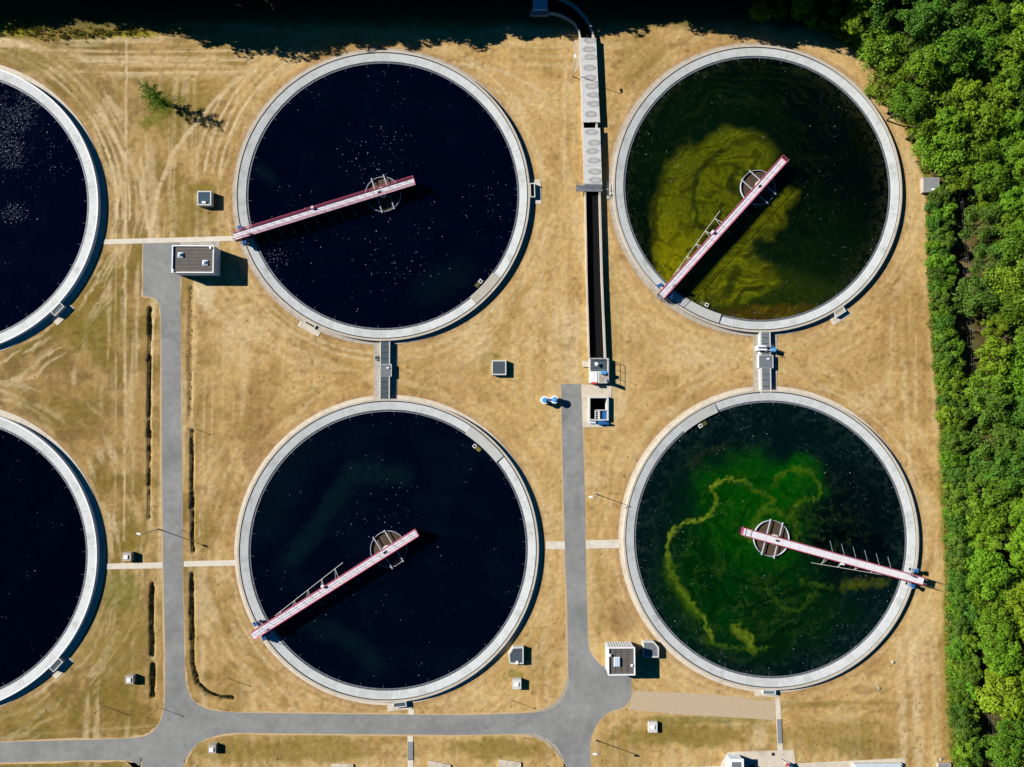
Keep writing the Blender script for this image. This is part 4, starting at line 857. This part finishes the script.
# slabs cut by the bottom edge
def slab(pts, label, z=.22):
    lo = (*P(*pts[0]), 0); b = MB(lo); b.prism([P(*q, z) for q in pts], -.05, z); o = b.build('concrete_cover', M['concrete']); tag(o, label, 'concrete slab', 'concrete covers along the bottom edge')
    b = MB((0, 0, 0)); c = [sum(P(*q, z)[i] for q in pts)/len(pts)-lo[i] for i in (0, 1)]; b.box((c[0], c[1], z+.03), (.7, .5, .05)); b.build('lid', M['lblue'] if 'blue' in label else M['oldconc'], o)
slab([(331.5, 763.8), (353, 764.5), (356, 790), (331, 790)], 'concrete cover at the bottom edge, leftmost and furthest from the footpath')
slab([(428.5, 760.6), (450.5, 765), (451, 790), (427.5, 790)], 'concrete cover at the bottom edge just right of the grated footpath')
slab([(498.5, 759.6), (521, 762.5), (521.5, 790), (497, 790)], 'concrete cover with a blue lid at the bottom edge, left of the junction')
# gratings in the two footpaths
for q, lb in ((R4(407.8, 741.5, 413.1, 760), 'grey grating set in the narrow footpath below the long road'), ([(776.6, 719), (781, 719), (782.2, 743), (777.8, 743)], 'grey grating set in the narrow footpath right of the gravel strip')):
    lo = (*P(*q[0]), 0); T = thing('path_grating', lb, 'grating', lo, 0, 'gratings set in footpaths'); b = MB(lo); b.prism([P(*s_) for s_ in q], .036, .10); b.build('frame', M['steel'], T)
    b = MB(lo)
    for k in range(14):
        f = (k+.5)/14; a = Vector(P(*q[0])).lerp(Vector(P(*q[3])), f); c = Vector(P(*q[1])).lerp(Vector(P(*q[2])), f); b.tube((a.x+.05, a.y, .11), (c.x-.05, c.y, .11), .03, 5)
    b.build('bars', M['grate2'], T)

# equipment on the pad at the bottom right
lo = (*P(738, 770), 0); T = thing('equipment_hut', 'pale blue-white hut with a grey roof panel cut by the bottom edge', 'hut', lo)
rect_box((730.5, 760.2), (743.5, 790), 0, 1.8, 'wallp', 'wall', T, lo); rect_box((729.8, 759.2), (744.2, 790), 1.802, 1.95, 'white', 'roof', T, lo); rect_box((731.8, 762.2), (741.5, 790), 1.952, 1.99, 'grate2', 'roof_panel', T, lo)
lo = (*P(753, 769), 0); T = thing('hose_reel', 'round black hose reel on the pad beside the pale hut', 'hose reel', lo); x, y = lo[:2]
b = MB(lo); b.tube((x, y, .2), (x, y, .45), .75, 20); b.build('drum', M['groove'], T); b = MB(lo); b.tube((x, y, .06), (x, y, .62), .12, 10); b.box((x, y, .12), (1.5, .3, .1)); b.build('stand', M['steel'], T)
lo = (*P(773, 754), 0); T = thing('drain_cover', 'small square dark drain cover in the pad near the footpath', 'drain cover', lo); b = MB(lo); b.box((*lo[:2], .05), (.55, .55, .03)); b.build('frame', M['steel'], T); b = MB(lo); b.box((*lo[:2], .07), (.42, .42, .02)); b.build('grid', M['dark'], T)
lo = (*P(783, 760), 0); T = thing('valve_stand', 'valve stand with a red hand wheel and angled struts on the pad', 'valve', lo); x, y = lo[:2]
b = MB(lo)
for dx, dy in ((-.6, .3), (.9, -.6), (.3, -1.0), (1.6, -.8)): b.tube((x+dx, y+dy, .04), (x+.2, y-.1, 1.25), .05, 6)
b.build('strut', M['steel'], T); b = MB(lo); b.tube((x+.2, y-.1, 1.2), (x+.2, y-.1, 1.28), .26, 14); b.build('hand_wheel', M['ruby'], T)
b = MB(lo); b.box((x+1.0, y-.7, .5), (.5, .3, .8), .5); b.build('valve_body', M['blue'], T)
lo = (*P(880, 775), 0); T = thing('covered_basin', 'long low basin with a pale blue cover at the bottom edge', 'basin', lo)
rect_box((854, 764), (903, 800), 0, .6, 'rim', 'wall', T, lo); rect_box((855.5, 765.2), (902, 800), .602, .70, 'dome', 'cover', T, lo)
chamber(R4(938.3, 763.3, 951, 790), .5, 'grey flat-topped chamber cut by the bottom edge beside the hedge', 'steel', m='oldconc', t=.1, name='grey_chamber')
for x_, y_, r_, lb in ((892.5, 662, .30, 'small pale boulder on bare ground below the green algae tank'), (878.5, 688, .24, 'small pale boulder by a dark tuft in the lower right grass'), (940.5, 759.0, .28, 'small white boulder near the grey chamber by the hedge')):
    lo = (*P(x_, y_), 0); b = MB(lo); n_ = 8; vv = []
    for zz, rr in ((0, 1), (.45, .95), (.75, .5)):
        for k in range(n_): a = 2*PI*k/n_; q = rr*r_*(.8+.4*random.random()); vv.append((lo[0]+q*math.cos(a), lo[1]+q*math.sin(a), zz*r_))
    b.add(vv, [(i+j*n_, (i+1) % n_+j*n_, (i+1) % n_+(j+1)*n_, i+(j+1)*n_) for j in (0, 1) for i in range(n_)]+[tuple(range(2*n_, 3*n_))]); tag(b.build('boulder', M['oldconc']), lb, 'boulder', 'scattered pale boulders')

# ---------------------------------------------------------------- lamps and marker poles
def lamp(px, h, arm, label):
    x, y = P(*px); lo = (x, y, 0); T = thing('street_lamp', label, 'street lamp', lo, 0, 'street lamps'); ex, ey = x+arm[0], y+arm[1]
    b = MB(lo); b.tube((x, y, 0), (x, y, h), .075, 8, .045); b.tube((x, y, 0), (x, y, .5), .11, 8); b.build('pole', M['steel'], T)
    b = MB(lo); b.tube((x, y, h), (ex, ey, h+.12), .035, 6); b.build('arm', M['steel'], T)
    b = MB(lo); th = math.atan2(arm[1], arm[0]); b.box((ex+.15*math.cos(th), ey+.15*math.sin(th), h+.12), (.62, .30, .13), th); b.build('lamp_head', M['white'], T)
lamp((158.5, 529), 5.0, (-.35, .1), 'tall street lamp leaning over the grass left of the west road')
lamp((594.5, 493.5), 4.4, (-1.1, 0), 'tall street lamp right of the middle road beside the green algae tank')
lamp((595.5, 740), 4.6, (-.6, .1), 'tall street lamp on the lawn below the road junction')
lamp((572.5, 76.5), 5.2, (-.1, .5), 'tall street lamp left of the stained channel slabs near the top')
def marker(px, label, h=2.4):
    x, y = P(*px); lo = (x, y, 0); T = thing('marker_pole', label, 'marker pole', lo, 0, 'thin marker poles'); b = MB(lo); b.tube((x, y, 0), (x, y, h), .04, 6); b.build('pole', M['steel'], T)
    b = MB(lo); b.tube((x, y, h), (x, y, h+.12), .09, 8); b.build('cap', M['groove'], T)
marker((104, 706), 'thin pole standing alone in the grass left of the road bend'); marker((159, 707.5), 'thin pole at the edge of the west road near the junction')
marker((226, 677.5), 'thin pole near the end of the curved ditch right of the west road'); marker((511, 700), 'thin pole in the grass right of the navy tank above the long road')
marker((193, 428.5), 'thin pole between the two ditches right of the west road', 1.7)

# ---------------------------------------------------------------- vegetation
def leaf_cloud(seed, R, Hh, nl, nleaf, ls, cz, flat=1.0, spread=(.45, .95), lobe=(.24, .36)):
    r = np.random.default_rng(seed); V = []
    for i in range(nl):
        u = r.uniform(-.15, 1) if i % 4 else r.uniform(-.8, 0); a = r.uniform(0, 2*PI); q = math.sqrt(max(0, 1-u*u)); k = r.uniform(*spread)
        c = np.array([q*math.cos(a)*R*k, q*math.sin(a)*R*k, cz+u*Hh*k]); lr = R*r.uniform(*lobe)
        m_ = int(nleaf*(.7+.6*r.random())); d = r.normal(size=(m_, 3)); d /= np.linalg.norm(d, axis=1)[:, None]; d[:, 2] = np.abs(d[:, 2])*.9+d[:, 2]*.1
        rad = lr*(.55+.5*r.random(m_)**.6)[:, None]; p = c+d*rad*np.array([1, 1, .8*flat])
        nrm = d*.9+r.normal(size=(m_, 3))*.55+np.array([0, 0, .35]); nrm /= np.linalg.norm(nrm, axis=1)[:, None]
        t = np.cross(nrm, r.normal(size=(m_, 3))); t /= np.linalg.norm(t, axis=1)[:, None]; bt = np.cross(nrm, t); s = (ls*(.6+.8*r.random(m_)))[:, None]
        V.append(np.stack([p-t*s*.62, p-bt*s*.34+nrm*s*.08, p+t*s*.62, p+bt*s*.34+nrm*s*.08], 1))
    V = np.concatenate(V).reshape(-1, 3); return V
def cloud_mesh(name, V, m):
    me = bpy.data.meshes.new(name); k = len(V)//4; me.vertices.add(len(V)); me.vertices.foreach_set('co', V.astype(np.float32).ravel()); me.loops.add(4*k); me.loops.foreach_set('vertex_index', np.arange(4*k, dtype=np.int32))
    me.polygons.add(k); me.polygons.foreach_set('loop_start', np.arange(0, 4*k, 4, dtype=np.int32)); me.update(calc_edges=True); me.materials.append(m); return me
def trunk_mesh(h, r, R, seed, top=.75):
    rr = random.Random(seed); b = MB(); p = Vector((0, 0, 0)); q = Vector((rr.uniform(-.3, .3), rr.uniform(-.3, .3), h*.5)); b.tube(p, q, r, 8, r*.75); b.tube(q, (q.x*1.4, q.y*1.4, h*top), r*.75, 8, r*.3)
    for k in range(7):
        a = rr.uniform(0, 2*PI); z0 = h*rr.uniform(.35, .6); e = Vector((math.cos(a)*R*.7, math.sin(a)*R*.7, z0+h*rr.uniform(.12, .3))); b.tube((q.x, q.y, z0), e, r*.35, 6, r*.1)
    me = bpy.data.meshes.new('trunk'); me.from_pydata(b.v, [], b.f); me.materials.append(M['bark']); return me
VAR = []
for i, (mk, R, Hh, nl, nf) in enumerate((('leaf', 3.6, 3.0, 58, 80), ('leaf', 3.1, 2.6, 50, 80), ('leaf2', 3.4, 2.8, 60, 75), ('leaf2', 2.8, 2.4, 48, 75), ('leaf3', 3.4, 3.0, 54, 80), ('leaf', 4.0, 3.0, 70, 75), ('leaf3', 3.8, 3.2, 64, 110), ('leaf', 3.5, 3.0, 56, 110))):
    VAR.append((cloud_mesh('crown', leaf_cloud(100+i, R, Hh, nl, nf, .30 if i < 6 else .42, 0, spread=(.5, 1.0) if i < 6 else (.3, .95), lobe=(.20, .32) if i < 6 else (.26, .4)), M[mk]), trunk_mesh(6.5, .15, R, i), mk))
def tree(x, y, h, var, sc, label, group):
    cr, tr, mk = VAR[var]; T = thing('broadleaf_tree', label, 'tree', (x, y, 0), random.uniform(0, 6.28), group)
    o = bpy.data.objects.new('crown', cr); C.objects.link(o); o.parent = T; o.location = (0, 0, h-2.6*sc); o.scale = (sc, sc, sc*random.uniform(.9, 1.15))
    o = bpy.data.objects.new('trunk', tr); C.objects.link(o); o.parent = T; o.scale = (1, 1, (h-1.5)/6.5)
    return T
edge_v = [-60, 0, 30, 60, 100, 150, 190, 260, 330, 430, 470, 560, 700, 767, 860]
edge_u = [842, 866, 868, 876, 898, 920, 969, 974, 977, 976, 977, 980, 991, 999, 1005]
LAB = {'leaf': 'mid green broadleaf tree in the dense wood along the right edge', 'leaf2': 'bright yellow-green broadleaf tree in the dense wood along the right edge', 'leaf3': 'dark green broadleaf tree in the dense wood along the right edge'}
yy = -60; cnt = 0
while yy < 860:
    e0 = np.interp(yy, edge_v, edge_u); xx = e0+random.uniform(14, 22)
    while xx < 1105:
        h = random.uniform(6.0, 10.5)*(1 if xx > e0+35 else .8); px, py = P(xx+random.uniform(-6, 6), yy+random.uniform(-8, 8), h*.8)
        bright = vnoise(np.array([xx*.016]), np.array([yy*.011]), 5)[0]+random.uniform(-.22, .22)-(.22 if yy < 120 else 0)+(.12 if yy > 430 else 0)
        var = random.choice([2, 3]) if bright > .56 else (random.choice([0, 1, 5]) if bright > .30 else 4)
        tree(px, py, h, var, random.uniform(.72, 1.12), LAB[VAR[var][2]], 'trees of the dense wood on the right'); cnt += 1
        xx += random.uniform(25, 34)
    yy += random.uniform(24, 29)
print('forest trees', cnt)
# tree row along the top edge, mostly outside the frame, shading the margin
random.seed(21)
rowt = [(-110, -22, 12, 1.25), (-70, -34, 13, 1.2), (-34, -34, 12, 1.2), (-4, -38, 12, 1.2), (22, -26, 11.5, 1.1), (50, -28, 12, 1.2), (76, -24, 12, 1.2), (104, -20, 12, 1.2), (130, -12, 12.5, 1.2), (158, -6, 13, 1.25), (190, -6, 13.5, 1.25), (222, -6, 13, 1.25), (255, -10, 13, 1.25), (288, -13, 13, 1.2),
        (320, -16, 12.5, 1.2), (350, -16, 12, 1.15), (376, -12, 12.0, 1.1), (404, -20, 12, 1.15), (436, -18, 12, 1.15), (462, -20, 11.5, 1.2), (490, -20, 12.0, 1.2), (520, -26, 12, 1.25), (550, -30, 11.5, 1.2), (580, -34, 12, 1.2), (612, -30, 12, 1.2), (642, -22, 11.5, 1.2), (668, -10, 11.5, 1.1), (696, -12, 12, 1.2),
        (724, -10, 12.5, 1.2), (748, -6, 12.5, 1.2), (772, -6, 12.5, 1.2), (796, -4, 12.5, 1.2), (818, 0, 11, 1.1), (836, 8, 9, 1.0), (852, 16, 8.5, .9)]
for v_ in (-52, -84):
    rowt += [(u_, v_+random.uniform(-6, 6), random.uniform(12, 14.5), 1.3) for u_ in range(-100, 880, 34)]
for k, (u, v, h, sc) in enumerate(rowt):
    x, y = P(u, v); tree(x, y, h, random.choice([6, 7]), sc, 'tall tree in the shaded row along the top edge', 'trees of the row along the top edge')
# low trees catching the light in the dark corner
for (u, v, h, var, sc, lb) in ((762, 10, 4.6, 2, .50, 'small lit yellow-green tree poking into the top edge over the olive tank'), (802, 4, 5, 0, .45, 'tiny lit tree tip at the top edge between two shaded crowns'), (855, 22, 5.5, 2, .55, 'small lit greyish green tree alone in the dark corner above the wood')):
    x, y = P(u, v, h*.8); tree(x, y, h, var, sc, lb, 'low trees in the dark corner by the wood')

# hedge bushes between the lawn and the fence
BV = [cloud_mesh('foliage', leaf_cloud(300+i, 1.45, 1.5, 26, 75, .22, 1.1, lobe=(.28, .42)), M[mk]) for i, mk in enumerate(('leaf3', 'leaf', 'leaf3', 'leaf'))]
stm = trunk_mesh(1.6, .07, 1.2, 5)
random.seed(5)
def bush(x, y, var, sc, label, group):
    T = thing('hedge_bush', label, 'bush', (x, y, 0), random.uniform(0, 6.28), group); o = bpy.data.objects.new('foliage', BV[var]); C.objects.link(o); o.parent = T; o.scale = (sc, sc, sc*random.uniform(.95, 1.3))
    o = bpy.data.objects.new('stem', stm); C.objects.link(o); o.parent = T
hv = 196
hl = lambda v: np.interp(v, [190, 260, 330, 430, 470, 560, 700, 767, 860], [934, 934, 938, 947, 948, 953, 955, 962, 968])
while hv < 830:
    l = hl(hv); wdt = np.interp(hv, [190, 400, 470, 560, 767], [15, 16, 20, 19, 19])
    for k in range(2 if True else 3):
        u = l+2+wdt*(k+.25)/2+random.uniform(-2, 2); x, y = P(u, hv+random.uniform(-3, 3), 1.8); bush(x, y, random.randrange(4), random.uniform(.85, 1.2), 'dark leafy bush in the straight hedge between lawn and fence', 'bushes of the straight hedge on the right')
    hv += random.uniform(8.5, 11)
for u, v, s in ((945, 170, .9), (936, 160, .8), (928, 146, .7), (920, 130, .75), (912, 116, .6), (903, 100, .7), (893, 84, .6), (884, 70, .6), (952, 186, 1.0), (925, 150, .6), (915, 134, .7), (938, 150, .9), (948, 160, .9), (905, 110, .7), (895, 94, .6), (872, 58, .7), (862, 44, .8), (850, 36, .8), (838, 30, .9), (824, 24, .9), (810, 20, .9), (796, 14, .9), (780, 10, .9), (880, 62, .8), (866, 34, .9), (850, 22, 1.0), (832, 14, 1), (814, 8, 1)):
    x, y = P(u, v, 1); bush(x, y, random.randrange(4), s, 'low bush on the curved edge of the wood above the metal cabinet', 'bushes on the curved edge of the wood')
# wire fence in the gap behind the hedge
fp = [(952, 178), (955, 205), (960, 260), (964, 330), (967, 400), (972, 500), (978, 600), (984, 700), (990, 780)]
lo = (*P(952, 178), 0); T = thing('wire_fence', 'thin wire fence in the dark gap between the hedge and the wood', 'fence', lo); b = MB(lo); wr = MB(lo)
for a, c in zip(fp[:-1], fp[1:]):
    a, c = Vector(P(*a)), Vector(P(*c)); k_ = int((c-a).length/2.5)
    for i in range(k_): q = a.lerp(c, i/k_); pb = MB(lo); pb.tube((q.x, q.y, 0), (q.x, q.y, 2.0), .035, 6); pb.build('post', M['fencep'], T)
    for z in (.8, 1.5, 1.98): wr.tube((a.x, a.y, z), (c.x, c.y, z), .010, 5)
wr.build('wires', M['fencep'], T)

# sapling in the north-west grass
x, y = P(163.5, 104); T = thing('sapling', 'thin sparse sapling with a long shadow on the green patch at upper left', 'tree', (x, y, 0)); b = MB(); rr = random.Random(3); V = []
b.tube((0, 0, 0), (.05, .05, 3.5), .09, 8, .06); b.tube((.05, .05, 3.5), (0, .1, 6.3), .06, 6, .02); r_ = np.random.default_rng(8)
for k in range(26):
    z = 1.0+5.0*(k+.5)/26; a = k*2.4; ln = (1.5*(1-((z-3.3)/4.2)**2*.7))*rr.uniform(.6, 1.15); e = Vector((math.cos(a)*ln, math.sin(a)*ln, z+.45*ln)); b.tube((.03, .05, z), e, .022, 5, .01)
    for j in range(110 if z < 4.3 else 50):
        t = r_.uniform(.25, 1.08); p = np.array([e.x*t, e.y*t, z+.45*ln*t])+r_.normal(size=3)*.15; d = r_.normal(size=3); d /= np.linalg.norm(d); t1 = np.cross(d, r_.normal(size=3)); t1 /= np.linalg.norm(t1); t2 = np.cross(d, t1); s = .17
        V += [p-t1*s*.6, p-t2*s*.4, p+t1*s*.6, p+t2*s*.4]
o = bpy.data.objects.new('crown', cloud_mesh('crown', np.array(V), M['leaf2'])); C.objects.link(o); o.parent = T
b.build('trunk', M['bark'], T)
V = []
for k in range(900):
    a = r_.uniform(0, 2*PI); q = abs(r_.normal())*1.3; p = np.array([math.cos(a)*q*1.3-.2, math.sin(a)*q*.9, abs(r_.normal())*.35]); d = r_.normal(size=3); d /= np.linalg.norm(d); t1 = np.cross(d, r_.normal(size=3)); t1 /= np.linalg.norm(t1); t2 = np.cross(d, t1); s = .16
    V += [p-t1*s*.6, p-t2*s*.4, p+t1*s*.6, p+t2*s*.4]
o = bpy.data.objects.new('root_shoots', cloud_mesh('root_shoots', np.array(V), M['leaf2'])); C.objects.link(o); o.parent = T

# uncountable low growth: hedge-foot weeds, ditch weeds, field-edge weeds
def blades(name, pts, hts, m, n_per, rad, label, size=.09):
    r = np.random.default_rng(len(pts)); V = []
    for (x, y, z), h in zip(pts, hts):
        for k in range(n_per):
            bx, by = x+r.normal()*rad, y+r.normal()*rad; a = r.uniform(0, PI); s = size*(.6+.8*r.random()); hh = h*(.5+.7*r.random()); lx, ly = r.normal(size=2)*.35*hh; c, s_ = math.cos(a)*s, math.sin(a)*s
            V += [(bx-c, by-s_, z), (bx+c, by+s_, z), (bx+lx+c*.5, by+ly+s_*.5, z+hh), (bx+lx-c*.5, by+ly-s_*.5, z+hh)]
    o = bpy.data.objects.new(name, cloud_mesh(name, np.array(V), m)); C.objects.link(o); tag(o, label, 'weeds', None, 'stuff')
random.seed(9)
def along(pts, n_, jit, z=0):
    out = []; seg = [(Vector(a), Vector(c)) for a, c in zip(pts[:-1], pts[1:])]; tot = sum((c-a).length for a, c in seg)
    for i in range(n_):
        t = random.random()*tot
        for a, c in seg:
            l = (c-a).length
            if t <= l: q = a.lerp(c, t/l); x, y = P(q.x+random.gauss(0, jit), q.y+random.gauss(0, jit)); out.append((x, y, z)); break
            t -= l
    return out
pts = along([(150, 308), (149.5, 350), (149, 420), (149, 518)], 420, .8, -.45)+along([(152, 583), (152, 655)], 150, .9, -.3)+along([(153, 664), (152.5, 696)], 90, .9, -.3)+along([(192, 431), (193, 552)], 200, .7, -.4)+along([(192, 574), (193, 665), (198, 683), (208, 693), (232, 698)], 220, .9, -.35)+along([(191, 287), (190, 415)], 40, .8, -.25)
blades('ditch_weeds', pts, [.24]*len(pts), M['ditchweed'], 7, .13, 'dark weeds growing in the ditches beside the west road')
pts = along([(929, 196), (929, 260), (933, 330), (942, 430), (943, 470), (948, 560), (949, 700), (955, 767), (960, 830)], 1500, 1.4)+along([(875, 62), (888, 80), (900, 104), (916, 140), (926, 172)], 350, 2.2)
blades('hedge_weeds', pts, [.5]*len(pts), M['weed'], 7, .16, 'yellow-green weeds along the foot of the hedge')
pts = along([(-20, 28), (20, 30), (60, 33), (150, 32)], 150, 3.0); blades('margin_weeds', pts, [.35]*len(pts), M['weed'], 7, .2, 'rank yellow weeds on the north margin by the shaded trees')
